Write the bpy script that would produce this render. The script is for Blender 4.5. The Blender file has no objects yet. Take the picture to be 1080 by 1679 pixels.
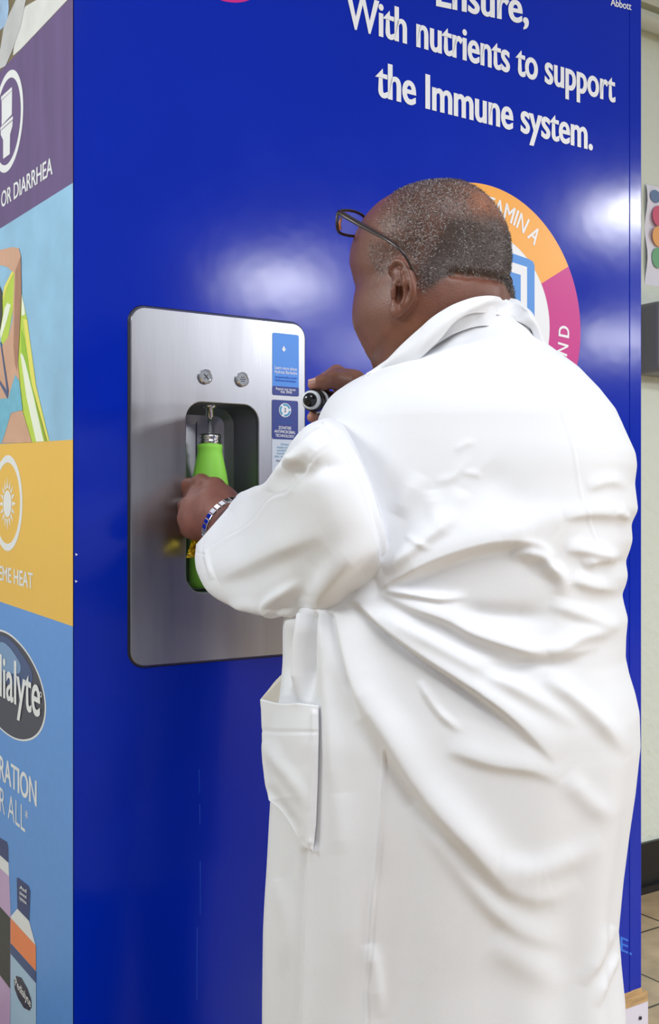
import bpy, math, random
import numpy as np
from mathutils import Vector

random.seed(7); np.random.seed(7)
C = bpy.context.scene.collection
S = bpy.context.scene

# ------------------------------------------------------------------ camera
F = 1809.0; CX, CY = 540.0, 839.5; CH = 1.18
cam_d = bpy.data.cameras.new('camera'); cam = bpy.data.objects.new('camera', cam_d); C.objects.link(cam)
cam.location = (0, 0, CH); cam.rotation_euler = (math.pi/2, 0, 0)
cam_d.sensor_fit = 'VERTICAL'; cam_d.sensor_height = 36.0; cam_d.lens = 36.0*F/1679.0
cam_d.clip_start = 0.05
S.camera = cam

# ------------------------------------------------------------------ world, lights, exposure
w = bpy.data.worlds.new('world'); S.world = w; w.use_nodes = True
w.node_tree.nodes['Background'].inputs[0].default_value = (0.88, 0.93, 1.0, 1)
w.node_tree.nodes['Background'].inputs[1].default_value = 0.34
S.view_settings.view_transform = 'Standard'; S.view_settings.look = 'None'
S.view_settings.exposure = 0.24; S.view_settings.gamma = 1.0; S.view_settings.use_curve_mapping = False

def area(loc, target, sx, sy, power, col=(1, 0.98, 0.95)):
    l = bpy.data.lights.new('ceiling_or_fill_lamp', 'AREA'); l.shape = 'RECTANGLE'; l.size = sx; l.size_y = sy
    l.energy = power; l.color = col
    o = bpy.data.objects.new('ceiling_or_fill_lamp', l); C.objects.link(o); o.location = loc
    o.rotation_euler = (Vector(target)-Vector(loc)).to_track_quat('-Z', 'Y').to_euler()
    return o
COOL = (0.96, 0.98, 1.0)
area((0.4, 0.1, 2.75), (0.4, 0.11, 0), 1.3, 1.0, 25, COOL)
area((2.3, -1.9, 2.6), (.6, 1.4, 1.2), 1.2, 1.0, 27, COOL)  # unseen fill light, added behind the camera to brighten the kiosk front
area((-2.3, 1.1, 2.5), (-.6, 2.0, 1.1), 1.2, 0.6, 40, COOL)  # added fill from the left, lifts the printed kiosk side
area((4.9, -0.45, 2.72), (4.9, -0.44, 0), 0.75, 0.6, 120, COOL)
area((4.0, 2.0, 2.72), (4.0, 2.01, 0), 0.5, 0.42, 52, COOL)
area((7.8, -1.0, 2.72), (7.8, -0.99, 0), 1.0, 0.6, 100, COOL)
area((8.2, 1.3, 2.72), (8.2, 1.31, 0), 1.0, 0.6, 100, COOL)

# ------------------------------------------------------------------ frames
D0 = 1.75
DR = np.array([.836, .548, 0]); DR /= np.linalg.norm(DR)      # along the kiosk front, to the right
DL = np.array([-DR[1], DR[0], 0])                             # along the kiosk side, away
P0 = np.array([(121-CX)/F*D0, D0, 0])                         # near corner of the kiosk
UP = np.array([0, 0, 1.0])
def P(px, py, d):
    return np.array([(px-CX)/F*d, d, CH-(py-CY)/F*d])
def front(s, z, off=0.0):  return P0 + DR*s - DL*off + UP*z   # off = towards the viewer
def side(t, z, off=0.0):   return P0 + DL*t - DR*off + UP*z
def px_front(px, py):
    a = (px-CX)/F; s = (a*P0[1]-P0[0])/(DR[0]-a*DR[1]); d = P0[1]+s*DR[1]; return s, CH-(py-CY)/F*d
def px_side(px, py):
    a = (px-CX)/F; s = (a*P0[1]-P0[0])/(DL[0]-a*DL[1]); d = P0[1]+s*DL[1]; return s, CH-(py-CY)/F*d
def proj(v):
    v = np.asarray(v); return CX+F*v[..., 0]/v[..., 1], CY-F*(v[..., 2]-CH)/v[..., 1]

# ------------------------------------------------------------------ materials
def lin(c):
    return tuple(((x/255)/12.92 if x/255 <= .04045 else ((x/255+.055)/1.055)**2.4) for x in c)+(1,)
MATS = {}
def mat(name, rgb, rough=.5, metal=0, spec=.5, bump=0, bscale=200, var=0, vscale=5, coat=0, stretch=None, rvar=0, sss=0, vcol=None, alpha=None, trans=0, coat_rough=.05):
    m = bpy.data.materials.new(name); m.use_nodes = True; nt = m.node_tree; b = nt.nodes['Principled BSDF']
    N = nt.nodes.new; L = nt.links.new
    b.inputs['Base Color'].default_value = lin(rgb); b.inputs['Roughness'].default_value = rough
    b.inputs['Metallic'].default_value = metal; b.inputs['Specular IOR Level'].default_value = spec
    b.inputs['Coat Weight'].default_value = coat; b.inputs['Coat Roughness'].default_value = coat_rough
    b.inputs['Transmission Weight'].default_value = trans
    if sss:
        b.inputs['Subsurface Weight'].default_value = sss; b.inputs['Subsurface Radius'].default_value = (.01, .004, .002)
    tc = N('ShaderNodeTexCoord'); mp = N('ShaderNodeMapping'); L(tc.outputs['Object'], mp.inputs[0])
    if stretch: mp.inputs['Scale'].default_value = stretch
    if var:
        n = N('ShaderNodeTexNoise'); n.inputs['Scale'].default_value = vscale; n.inputs['Detail'].default_value = 5
        L(mp.outputs[0], n.inputs['Vector'])
        r = N('ShaderNodeMapRange'); r.inputs['From Min'].default_value = .3; r.inputs['From Max'].default_value = .7
        r.inputs['To Min'].default_value = 1-var; r.inputs['To Max'].default_value = 1+var; L(n.outputs[0], r.inputs[0])
        mx = N('ShaderNodeMix'); mx.data_type = 'RGBA'; mx.blend_type = 'MULTIPLY'; mx.inputs[0].default_value = 1
        mx.inputs[6].default_value = lin(rgb); L(r.outputs[0], mx.inputs[7]); L(mx.outputs[2], b.inputs['Base Color'])
    if vcol:
        a = N('ShaderNodeVertexColor'); a.layer_name = vcol
        if var:
            mx.inputs[6].default_value = (1, 1, 1, 1); L(a.outputs[0], mx.inputs[6])
        else: L(a.outputs[0], b.inputs['Base Color'])
    if rvar:
        n = N('ShaderNodeTexNoise'); n.inputs['Scale'].default_value = 3; n.inputs['Detail'].default_value = 6
        L(mp.outputs[0], n.inputs['Vector'])
        r = N('ShaderNodeMapRange'); r.inputs['From Min'].default_value = .3; r.inputs['From Max'].default_value = .7
        r.inputs['To Min'].default_value = rough-rvar; r.inputs['To Max'].default_value = rough+rvar
        L(n.outputs[0], r.inputs[0]); L(r.outputs[0], b.inputs['Roughness'])
    if bump:
        n = N('ShaderNodeTexNoise'); n.inputs['Scale'].default_value = bscale; n.inputs['Detail'].default_value = 3
        L(mp.outputs[0], n.inputs['Vector'])
        bp = N('ShaderNodeBump'); bp.inputs['Strength'].default_value = 1; bp.inputs['Distance'].default_value = bump
        L(n.outputs[0], bp.inputs['Height']); L(bp.outputs[0], b.inputs['Normal'])
    if alpha is not None: b.inputs['Alpha'].default_value = alpha
    MATS[name] = m; return m
M = MATS
mat('blue_vinyl', (0, 38, 174), .15, bump=.0004, bscale=9, var=.05, vscale=3, spec=.22, rvar=.03)
mat('print_white', (240, 241, 246), .35)
mat('print_orange', (254, 178, 78), .3, spec=.3)
mat('print_magenta', (205, 42, 140), .3, spec=.3)
mat('print_cyan', (64, 142, 226), .35)
mat('print_light_blue', (50, 120, 230), .35)
mat('vinyl_grey_white', (228, 230, 232), .4)
mat('side_purple', (92, 66, 122), .4, var=.14, vscale=5, stretch=(6, 6, 1.0))
mat('side_sky', (140, 188, 222), .4, var=.12, vscale=9)
mat('side_ochre', (233, 186, 80), .45, var=.02, vscale=3)
mat('side_blue', (92, 148, 220), .4, var=.03, vscale=60)
mat('side_photo', (112, 98, 70), .45, var=.3, vscale=25)
mat('cloth_print', (214, 214, 212), .45, var=.08, vscale=14)
mat('cloth_print_dim', (186, 186, 188), .45, var=.1, vscale=14)
mat('cloth_print_blue', (150, 180, 214), .45, var=.15, vscale=30)
mat('skin_print', (206, 160, 134), .45, var=.06, vscale=20)
mat('skin_print_deep', (166, 118, 96), .45, var=.1, vscale=20)
mat('hair_print', (60, 56, 48), .45)
mat('float_lime', (186, 212, 70), .45, var=.08, vscale=20)
mat('float_green', (150, 194, 44), .45)
mat('float_yellow', (228, 222, 100), .45)
mat('float_white', (234, 240, 222), .45)
mat('bikini_blue', (108, 178, 206), .45, var=.08, vscale=60)
mat('logo_dark', (62, 60, 78), .4, var=.08, vscale=10)
mat('logo_navy', (58, 78, 128), .4)
mat('logo_glint', (118, 152, 196), .4)
mat('navy_print', (42, 56, 112), .4)
mat('lilac_print', (196, 166, 206), .4)
mat('black_print', (54, 54, 52), .4, var=.3, vscale=90)
mat('orange_print', (238, 134, 78), .4)
mat('pale_blue_print', (170, 200, 226), .4, var=.05)
mat('steel', (156, 156, 162), .33, 1, bump=.00004, bscale=60, stretch=(6, 6, .5), var=.12, vscale=3, rvar=.06)
mat('steel_dark', (178, 178, 184), .42, 1, var=.1, vscale=6)
mat('steel_edge', (70, 70, 78), .4, 1)
mat('chrome', (225, 225, 228), .08, 1)
mat('sticker_blue', (62, 142, 236), .35)
mat('sticker_navy', (10, 42, 140), .35)
mat('sticker_white', (214, 222, 236), .4)
mat('sticker_dark_text', (16, 70, 190), .4)
mat('sticker_teal', (60, 160, 200), .4)
mat('sticker_cyan_text', (30, 110, 200), .4)
mat('text_navy', (30, 50, 110), .4)
mat('green_coating', (160, 240, 88), .5, spec=.4)
mat('foil', (224, 196, 40), .22, .6, bump=.001, bscale=90)
mat('coat_white', (230, 231, 235), .62, spec=.35, bump=.00012, bscale=900)
mat('coat_inside', (214, 208, 196), .7, spec=.2)
mat('stitch', (205, 205, 210), .8)
mat('skin', (92, 56, 42), .42, spec=.45, bump=.0004, bscale=420, var=.12, vscale=40, sss=.04, vcol='tone')
mat('hair', (90, 84, 80), .35, vcol='tone', spec=.6)
mat('nail', (214, 168, 150), .3)
mat('glasses', (38, 22, 22), .25, spec=.6)
mat('glasses_amber', (206, 130, 84), .3)
mat('lens', (245, 248, 250), .02, alpha=.10)
mat('water', (240, 245, 250), .03, trans=.9)
mat('black_gloss', (8, 8, 10), .12, spec=.6)
mat('white_plastic', (225, 228, 232), .3)
mat('trousers', (40, 42, 48), .8)
mat('shoe', (20, 18, 18), .3)
mat('wall_paint', (218, 224, 208), .45, bump=.004, bscale=34, spec=.4)
mat('pipe_paint', (200, 200, 176), .4)
mat('paper', (232, 230, 240), .5)
mat('red_ink', (214, 92, 120), .5); mat('amber_ink', (240, 172, 100), .5); mat('green_ink', (110, 172, 126), .5); mat('slate_ink', (104, 128, 164), .5)
mat('grey_plastic', (112, 110, 112), .4)
mat('black_rubber', (12, 12, 14), .35)
mat('wood', (196, 160, 112), .6, var=.2, vscale=20, stretch=(1, 1, 6))
mat('plinth_white', (232, 226, 240), .5)
mat('plain_grey', (170, 170, 172), .6)

# tiled floor
def floor_mat():
    m = bpy.data.materials.new('floor_tiles'); m.use_nodes = True; nt = m.node_tree; b = nt.nodes['Principled BSDF']
    N = nt.nodes.new; L = nt.links.new
    tc = N('ShaderNodeTexCoord'); mp = N('ShaderNodeMapping'); mp.inputs['Rotation'].default_value = (0, 0, -math.atan2(DR[1], DR[0]))
    L(tc.outputs['Object'], mp.inputs[0])
    br = N('ShaderNodeTexBrick'); br.offset = 0; br.inputs['Scale'].default_value = 1
    br.inputs['Brick Width'].default_value = .33; br.inputs['Row Height'].default_value = .33
    br.inputs['Mortar Size'].default_value = .004; br.inputs['Mortar Smooth'].default_value = .2
    br.inputs['Color1'].default_value = lin((196, 174, 138)); br.inputs['Color2'].default_value = lin((186, 158, 118))
    br.inputs['Mortar'].default_value = lin((60, 48, 32)); mp.inputs['Location'].default_value = (.1, .2, 0)
    L(mp.outputs[0], br.inputs['Vector'])
    n = N('ShaderNodeTexNoise'); n.inputs['Scale'].default_value = 14; n.inputs['Detail'].default_value = 6; L(mp.outputs[0], n.inputs['Vector'])
    r = N('ShaderNodeMapRange'); r.inputs['From Min'].default_value = .3; r.inputs['From Max'].default_value = .7
    r.inputs['To Min'].default_value = .75; r.inputs['To Max'].default_value = 1.15; L(n.outputs[0], r.inputs[0])
    mx = N('ShaderNodeMix'); mx.data_type = 'RGBA'; mx.blend_type = 'MULTIPLY'; mx.inputs[0].default_value = 1
    L(br.outputs[0], mx.inputs[6]); L(r.outputs[0], mx.inputs[7]); L(mx.outputs[2], b.inputs['Base Color'])
    b.inputs['Roughness'].default_value = .3
    return m
M['floor_tiles'] = floor_mat()

# ------------------------------------------------------------------ object helpers
def thing(name, label, cat, loc=(0, 0, 0), group=None):
    o = bpy.data.objects.new(name, None); C.objects.link(o); o.location = tuple(loc)
    o['label'] = label; o['category'] = cat
    if group: o['group'] = group
    return o
def root_loc(p):
    v = Vector((0, 0, 0))
    while p is not None: v += p.location; p = p.parent
    return v
def mesh(name, V, faces, m, parent=None, smooth=False, label=None, mats=None, fm=None, cols=None):
    V = np.asarray(V, dtype=np.float64).reshape(-1, 3)
    if parent is not None: V = V - np.array(root_loc(parent))
    me = bpy.data.meshes.new(name)
    if isinstance(faces, np.ndarray) and faces.ndim == 2:
        k = faces.shape[1]; nf = len(faces)
        me.vertices.add(len(V)); me.vertices.foreach_set('co', V.astype(np.float32).ravel())
        me.loops.add(nf*k); me.loops.foreach_set('vertex_index', faces.astype(np.int32).ravel())
        me.polygons.add(nf); me.polygons.foreach_set('loop_start', np.arange(0, nf*k, k, dtype=np.int32))
        me.update(calc_edges=True)
    else:
        me.from_pydata([tuple(v) for v in V], [], [tuple(int(i) for i in f) for f in faces])
    me.validate()
    if smooth: me.polygons.foreach_set('use_smooth', [True]*len(me.polygons))
    for mm in (mats or [m]): me.materials.append(M[mm])
    if fm is not None: me.polygons.foreach_set('material_index', list(fm))
    if cols is not None:
        a = me.color_attributes.new('tone', 'FLOAT_COLOR', 'POINT')
        a.data.foreach_set('color', np.asarray(cols, dtype=np.float32).ravel())
    me.update()
    o = bpy.data.objects.new(name, me); C.objects.link(o)
    if parent is not None: o.parent = parent
    if label: o['label'] = label
    return o
def structure(o): o['kind'] = 'structure'; return o
def addmod(o, t, **k):
    md = o.modifiers.new(t.lower(), t)
    for a, b in k.items(): setattr(md, a, b)
    return md

class MB:
    def __init__(s): s.v = []; s.f = []
    def add(s, V, Fs):
        n = len(s.v); s.v += [tuple(x) for x in V]; s.f += [tuple(i+n for i in f) for f in Fs]; return s
    def box(s, o, ax, ay, az):
        o, ax, ay, az = map(np.asarray, (o, ax, ay, az))
        V = [o+ax*i+ay*j+az*k for k in (0, 1) for j in (0, 1) for i in (0, 1)]
        return s.add(V, [(0, 2, 3, 1), (4, 5, 7, 6), (0, 1, 5, 4), (2, 6, 7, 3), (0, 4, 6, 2), (1, 3, 7, 5)])
    def tube(s, pts, r, n=10, flat=1.0, cap=True, ref=None):
        pts = [np.asarray(p, float) for p in pts]; rr = r if hasattr(r, '__len__') else [r]*len(pts)
        V = []; Fs = []; prev = None
        for i, p in enumerate(pts):
            t = pts[min(i+1, len(pts)-1)]-pts[max(i-1, 0)]; t /= np.linalg.norm(t)+1e-12
            u = np.cross(t, UP if ref is None else ref)
            if np.linalg.norm(u) < 1e-3: u = np.cross(t, (1, 0, 0))
            if prev is not None: u = prev - t*np.dot(prev, t)
            u /= np.linalg.norm(u); prev = u; v = np.cross(t, u)
            for k in range(n):
                a = 2*math.pi*k/n; V.append(p+u*math.cos(a)*rr[i]+v*math.sin(a)*rr[i]*flat)
        for i in range(len(pts)-1):
            for k in range(n):
                k2 = (k+1) % n; Fs.append((i*n+k, i*n+k2, (i+1)*n+k2, (i+1)*n+k))
        if cap: Fs.append(tuple(range(n))[::-1]); Fs.append(tuple((len(pts)-1)*n+k for k in range(n)))
        return s.add(V, Fs)
    def lathe(s, c, axis, prof, n=40, capend=True):
        c = np.asarray(c, float); t = np.asarray(axis, float); t /= np.linalg.norm(t)
        u = np.cross(t, (0, 0, 1.0))
        if np.linalg.norm(u) < 1e-3: u = np.array([1.0, 0, 0])
        u /= np.linalg.norm(u); v = np.cross(t, u); V = []; Fs = []
        for (r, h) in prof:
            for k in range(n):
                a = 2*math.pi*k/n; V.append(c+t*h+u*math.cos(a)*r+v*math.sin(a)*r)
        for i in range(len(prof)-1):
            for k in range(n):
                k2 = (k+1) % n; Fs.append((i*n+k, i*n+k2, (i+1)*n+k2, (i+1)*n+k))
        if capend: Fs.append(tuple(range(n))[::-1]); Fs.append(tuple((len(prof)-1)*n+k for k in range(n)))
        return s.add(V, Fs)
    def build(s, name, m, parent=None, smooth=False, label=None): return mesh(name, s.v, s.f, m, parent, smooth, label)

def cat(pts, n, closed=False):                                  # Catmull-Rom resample (chord-uniform)
    pts = np.asarray(pts, float)
    if closed: ext = np.vstack([pts[-1], pts, pts[0], pts[1]])
    else: ext = np.vstack([2*pts[0]-pts[1], pts, 2*pts[-1]-pts[-2]])
    m = len(pts) if closed else len(pts)-1; out = []
    for i in range(m):
        a, b, c, d = ext[i:i+4]
        for t in np.linspace(0, 1, 24, endpoint=False):
            out.append(.5*((2*b)+(-a+c)*t+(2*a-5*b+4*c-d)*t*t+(-a+3*b-3*c+d)*t**3))
    if not closed: out.append(pts[-1])
    else: out.append(pts[0])
    out = np.array(out)
    L = np.r_[0, np.cumsum(np.linalg.norm(np.diff(out, axis=0), axis=1))]
    q = np.linspace(0, L[-1], n+1)[:-1] if closed else np.linspace(0, L[-1], n)
    return np.stack([np.interp(q, L, out[:, k]) for k in range(out.shape[1])], 1)

def flat(name, pts, m, parent, to3, label=None, off=.0004):     # printed shape lying on a plane
    V = [to3(a, b, off) for a, b in pts]
    return mesh(name, V, [tuple(range(len(V)))], m, parent, label=label)
def circ(cx, cy, r, n=72, a0=0, a1=2*math.pi):
    return [(cx+r*math.cos(a0+(a1-a0)*i/n), cy+r*math.sin(a0+(a1-a0)*i/n)) for i in range(n)]
def sector(name, c, r0, r1, a0, a1, m, parent, to3, off, label=None, n=80):
    V = []; Fs = []
    for i in range(n+1):
        a = a0+(a1-a0)*i/n
        for r in (r0, r1): V.append(to3(c[0]+r*math.cos(a), c[1]+r*math.sin(a), off))
    for i in range(n): Fs.append((2*i, 2*i+1, 2*i+3, 2*i+2))
    return mesh(name, V, Fs, m, parent, label=label)

TXT_CACHE = {}
def glyphs(s, bold):
    """flat letter shapes; bold pushes their outlines outwards"""
    cu = bpy.data.curves.new('text', 'FONT'); cu.body = s; cu.size = 1; cu.resolution_u = 6
    o = bpy.data.objects.new('text', cu); C.objects.link(o)
    bpy.context.view_layer.update()
    me = bpy.data.meshes.new_from_object(o.evaluated_get(bpy.context.evaluated_depsgraph_get()))
    V = np.zeros(len(me.vertices)*3); me.vertices.foreach_get('co', V); V = V.reshape(-1, 3)
    Fs = [tuple(p.vertices) for p in me.polygons]
    bpy.data.objects.remove(o); bpy.data.curves.remove(cu); bpy.data.meshes.remove(me)
    key = {}; rm = np.arange(len(V))
    for q, v in enumerate(V): rm[q] = key.setdefault((round(v[0], 5), round(v[1], 5)), q)
    Fs = [tuple(int(rm[q]) for q in f) for f in Fs]; Fs = [f for f in Fs if len(set(f)) == len(f)]
    if bold:
        out = []
        for f in Fs:
            ar = sum(V[f[q]][0]*V[f[(q+1) % len(f)]][1]-V[f[(q+1) % len(f)]][0]*V[f[q]][1] for q in range(len(f)))
            out.append(f if ar > 0 else f[::-1])
        Fs = out; ed_ = {}
        for f in Fs:
            for q in range(len(f)): ed_[(f[q], f[(q+1) % len(f)])] = 1
        nx = {}
        for (a, b) in ed_:
            if (b, a) not in ed_:
                d = V[b]-V[a]; L_ = math.hypot(d[0], d[1])+1e-9; n_ = np.array([d[1], -d[0], 0])/L_
                nx.setdefault(a, []).append(n_); nx.setdefault(b, []).append(n_)
        V = V.copy()
        for q, ns in nx.items():
            m_ = sum(ns); l2 = np.linalg.norm(m_)
            if l2 < 1e-6: continue
            m_ /= l2; k_ = max(.55, float(m_@ns[0])); V[q] += m_*bold/k_*np.array([1, .45, 1])
    return V, Fs
def cap_h():
    V, _ = glyphs('H', 0); return V[:, 1].max()
CAP = cap_h()
def bglyphs(s, bold): return glyphs(s, bold)
def text(name, s, A, B, cap, m, parent, topl, to3, bold=.0, off=.0012, label=None, cap_right=None, serif=False):
    """A, B pixel positions of the left and right end of the baseline; cap = capital height in pixels at A"""
    V, Fs = glyphs(s, bold)
    x0, x1 = V[:, 0].min(), V[:, 0].max()
    a = np.array(topl(*A)); b = np.array(topl(*B)); at = np.array(topl(A[0], A[1]-cap))
    h = at[1]-a[1]
    u = (V[:, 0]-x0)/(x1-x0); v = V[:, 1]/CAP
    pts = a[None]+(b-a)[None]*u[:, None]; pts[:, 1] += v*h
    W = np.array([to3(p[0], p[1], off+zz) for p, zz in zip(pts, V[:, 2]*.02)])
    return mesh(name, W, Fs, m, parent, label=label)

# ------------------------------------------------------------------ room
KD = .657; KL = .7547*D0; KH = 2.5
o = MB(); c0 = P0+DL*KD
fl = mesh('floor', [(-5, -3, 0), (9, -3, 0), (9, 7, 0), (-5, 7, 0)], [(0, 1, 2, 3)], 'floor_tiles'); structure(fl)
wb = MB().box(c0-DR*2.2-UP*0, DR*7.5, DL*.12, UP*3.8).build('wall_back', 'wall_paint'); structure(wb)
bb = MB().box(c0-DR*2.2-DL*.012, DR*7.5, DL*.014, UP*.15)
bb.box(c0-DR*2.2-DL*.03, DR*7.5, DL*.02, UP*.022)
structure(bb.build('baseboard_back', 'black_rubber'))

# pipe along the wall near the top
def wallpt(px, py, off):
    q = c0-DL*off; a = (px-CX)/F; s = (a*q[1]-q[0])/(DR[0]-a*DR[1]); d = q[1]+s*DR[1]; return s, CH-(py-CY)/F*d
s1, z1 = wallpt(1050, 32, .04); s2, _ = wallpt(1085, 45, .04)
pt = thing('wall_pipe', 'cream painted pipe running along the wall at the top right corner', 'pipe', c0+DR*s1+UP*z1)
MB().tube([c0-DL*.045+DR*(s1-.25)+UP*z1, c0-DL*.045+DR*(s1+2.6)+UP*z1], .027, 24).build('pipe', 'pipe_paint', pt, True)
for k in (.9, 2.2): MB().box(c0-DL*.02+DR*(s1+k)+UP*(z1-.035), DR*.02, DL*.025, UP*.07).build('bracket', 'pipe_paint', pt)
s3, z3 = wallpt(1052, 2, .05)
tr = MB().box(c0-DL*.05+DR*(s3-.3)+UP*(z3), DR*3, DL*.055, UP*.05).build('trim_1', 'pipe_paint'); structure(tr)

# sheet of paper with coloured dots
s1, z1 = wallpt(1058, 302, .004); s2, z2 = wallpt(1059, 466, .004)
pp = thing('paper_notice', 'white paper notice with coloured oval dots taped to the cream wall', 'notice', c0+DR*s1+UP*z2)
NV = []; NF = []
for j in range(13):
    for i in range(9):
        bend = .006*math.sin(j*.9)*(1-i/8)+.004+.004*abs(i/8-.5)
        NV.append(c0-DL*bend+DR*(s1+.215*i/8)+UP*(z1+(z2-z1)*j/12))
for j in range(12):
    for i in range(8): a = j*9+i; NF.append((a, a+1, a+10, a+9))
sh = mesh('sheet', NV, NF, 'paper', pp, True)
for (px, py, rx, rz, mm) in ((1074, 322, .030, .02, 'slate_ink'), (1080, 354, .038, .032, 'red_ink'), (1080, 388, .038, .032, 'amber_ink'), (1079, 423, .038, .032, 'green_ink')):
    a, b = wallpt(px, py, .013)
    mesh('printed_dot', [c0-DL*.0135+DR*(a+rx*.8*math.cos(t))+UP*(b+rz*math.sin(t)) for t in np.linspace(0, 2*math.pi, 32, endpoint=False)], [tuple(range(32))], mm, pp)

# grey wall dispenser
s1, z1 = wallpt(1075, 492, .1); s2, z2 = wallpt(1077, 610, .1)
gd = thing('wall_dispenser', 'grey plastic dispenser box on the cream wall below the paper notice', 'dispenser', c0+DR*s1+UP*z2)
g = MB().box(c0-DL*.11+DR*s1+UP*z2, DR*.26, DL*.115, UP*(z1-z2)).build('housing', 'grey_plastic', gd)
addmod(g, 'BEVEL', width=.02, segments=4)
g = MB().box(c0-DL*.118+DR*(s1+.03)+UP*(z2+.03), DR*.2, DL*.01, UP*(z1-z2-.06)).build('cover', 'grey_plastic', gd)
addmod(g, 'BEVEL', width=.008, segments=3)

# ------------------------------------------------------------------ kiosk
ZB = .112
kiosk = thing('water_kiosk', 'tall blue advertising kiosk with a built-in bottle filling station', 'kiosk', P0+DR*KL/2+DL*KD/2)
rs0, rs1 = px_front(303, 800)[0], px_front(421, 800)[0]
rz1 = px_front(345, 661)[1]; rz0 = px_front(335, 971)[1]
# body shell: back, sides, top, without the front so that the station can be set in
b = MB()
b.box(P0+UP*ZB+DR*.001+DL*.02, DR*.018, DL*(KD-.022), UP*(KH-ZB))
b.box(P0+UP*ZB+DR*(KL-.019)+DL*.02, DR*.018, DL*(KD-.022), UP*(KH-ZB))
b.box(P0+UP*(KH-.02)+DL*.02, DR*KL, DL*(KD-.022), UP*.02)
b.box(P0+UP*ZB+DL*(KD-.02), DR*KL, DL*.018, UP*(KH-ZB))
body = b.build('cabinet_body', 'blue_vinyl', kiosk)
# front panel with an opening
def ring_panel(S0, S1, Z0, Z1, s0, s1, z0, z1, th):
    m = MB()
    for (a, b_, c, d) in ((S0, s0, Z0, Z1), (s1, S1, Z0, Z1), (s0, s1, Z0, z0), (s0, s1, z1, Z1)):
        m.box(front(a, c, 0), DR*(b_-a), DL*th, UP*(d-c))
    return m
# clean faces: build a single front skin so that no seams show
def skin_ring(S0, S1, Z0, Z1, s0, s1, z0, z1, off):
    V = [front(a, b_, off) for a, b_ in ((S0, Z0), (S1, Z0), (S1, Z1), (S0, Z1), (s0, z0), (s1, z0), (s1, z1), (s0, z1))]
    n = len(V); V += [v+DL*.02 for v in V]
    Fs = [(0, 1, 5, 4), (1, 2, 6, 5), (2, 3, 7, 6), (3, 0, 4, 7)]
    Fs += [tuple(i+8 for i in f)[::-1] for f in Fs]
    for a, b_ in ((0, 1), (1, 2), (2, 3), (3, 0)): Fs.append((a, a+8, b_+8, b_))
    for a, b_ in ((4, 5), (5, 6), (6, 7), (7, 4)): Fs.append((b_, b_+8, a+8, a))
    return V, Fs
seam = px_front(1031, 500)[0]
V, Fs = skin_ring(0, seam, ZB, KH, rs0-.004, rs1+.004, rz0-.004, rz1+.004, 0)
fp = mesh('front_panel', V, Fs, 'blue_vinyl', kiosk, label='glossy royal blue front panel')
edge = MB().box(front(seam+.0015, ZB, 0), DR*(KL-seam-.0015), DL*.02, UP*(KH-ZB)).build('edge_strip', 'blue_vinyl', kiosk)
addmod(edge, 'BEVEL', width=.002, segments=2)

# plinth
pl = MB().box(P0-DL*.004+DR*.0, DR*(KL+.017), DL*KD, UP*(ZB-.030)).build('plinth', 'plinth_white', kiosk)
st = MB().box(P0-DL*.006+UP*(ZB-.030), DR*(KL+.014), DL*.03, UP*.022).build('wood_strip', 'wood', kiosk)
jag = MB()
for k in range(40):
    a = KL*k/40; jag.box(front(a, ZB-.010, .0008), DR*(KL/40), DL*.012, UP*(.010+.004*random.random()))
jag.build('torn_edge', 'wood', kiosk)
a, b_ = px_front(1055, 1657)
MB().lathe(front(KL-.01, .05, .005), -DL, [(.0005, 0), (.004, .0), (.004, .002), (.0005, .003)], 14).build('screw', 'steel_edge', kiosk, True)

TF = dict(topl=px_front, to3=front)
text('slogan_line', 'Ensure,', (714, 9), (866, 40), 54, 'print_white', fp, bold=.032, label='white word Ensure', **TF)
text('slogan_line', 'With nutrients to support', (566, 43), (1008, 168), 56, 'print_white', fp, bold=.034, label='white lettering With nutrients to support', **TF)
text('slogan_line', 'the Immune system.', (614, 156), (971, 246), 56, 'print_white', fp, bold=.034, label='white lettering the Immune system', **TF)
text('maker_name', 'Abbott', (1000, 9), (1034, 17), 12, 'print_white', fp, bold=.02, label='small white maker name', **TF)
text('tagline', 'E.', (1016, 1558), (1035, 1566), 23, 'print_light_blue', fp, bold=.01, label='light blue letter at the foot of the panel', **TF)
a, b_ = px_front(365, 1.5)
flat('emblem_disc', circ(a, b_+.1, .1), 'print_magenta', fp, front, label='magenta disc at the top of the panel')

# vitamin wheel
wc = (.856, 1.567); RO, RI = .272, .181
A1 = math.atan2(*(np.array(px_front(928, 439))-wc)[::-1])
flat('wheel_centre', circ(*wc, RI+.001, 96), 'print_white', fp, front, off=.0006, label='white centre of the vitamin wheel')
sector('wheel_segment', wc, RI, RO, A1, A1+math.pi*.40*1.0, 'print_orange', fp, front, .0008, 'orange wheel segment')
sector('wheel_segment', wc, RI, RO, A1-math.pi*.40, A1, 'print_magenta', fp, front, .0008, 'magenta wheel segment')
sector('wheel_segment', wc, RI, RO, A1+math.pi*.40, A1+math.pi*.8, 'print_cyan', fp, front, .0008, 'blue wheel segment')
sector('wheel_segment', wc, RI, RO, A1+math.pi*.8, A1+math.pi*1.2, 'print_orange', fp, front, .0008, 'orange wheel segment low on the left')
sector('wheel_segment', wc, RI, RO, A1+math.pi*1.2, A1+math.pi*1.6, 'print_magenta', fp, front, .0008, 'magenta wheel segment at the bottom')
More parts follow.
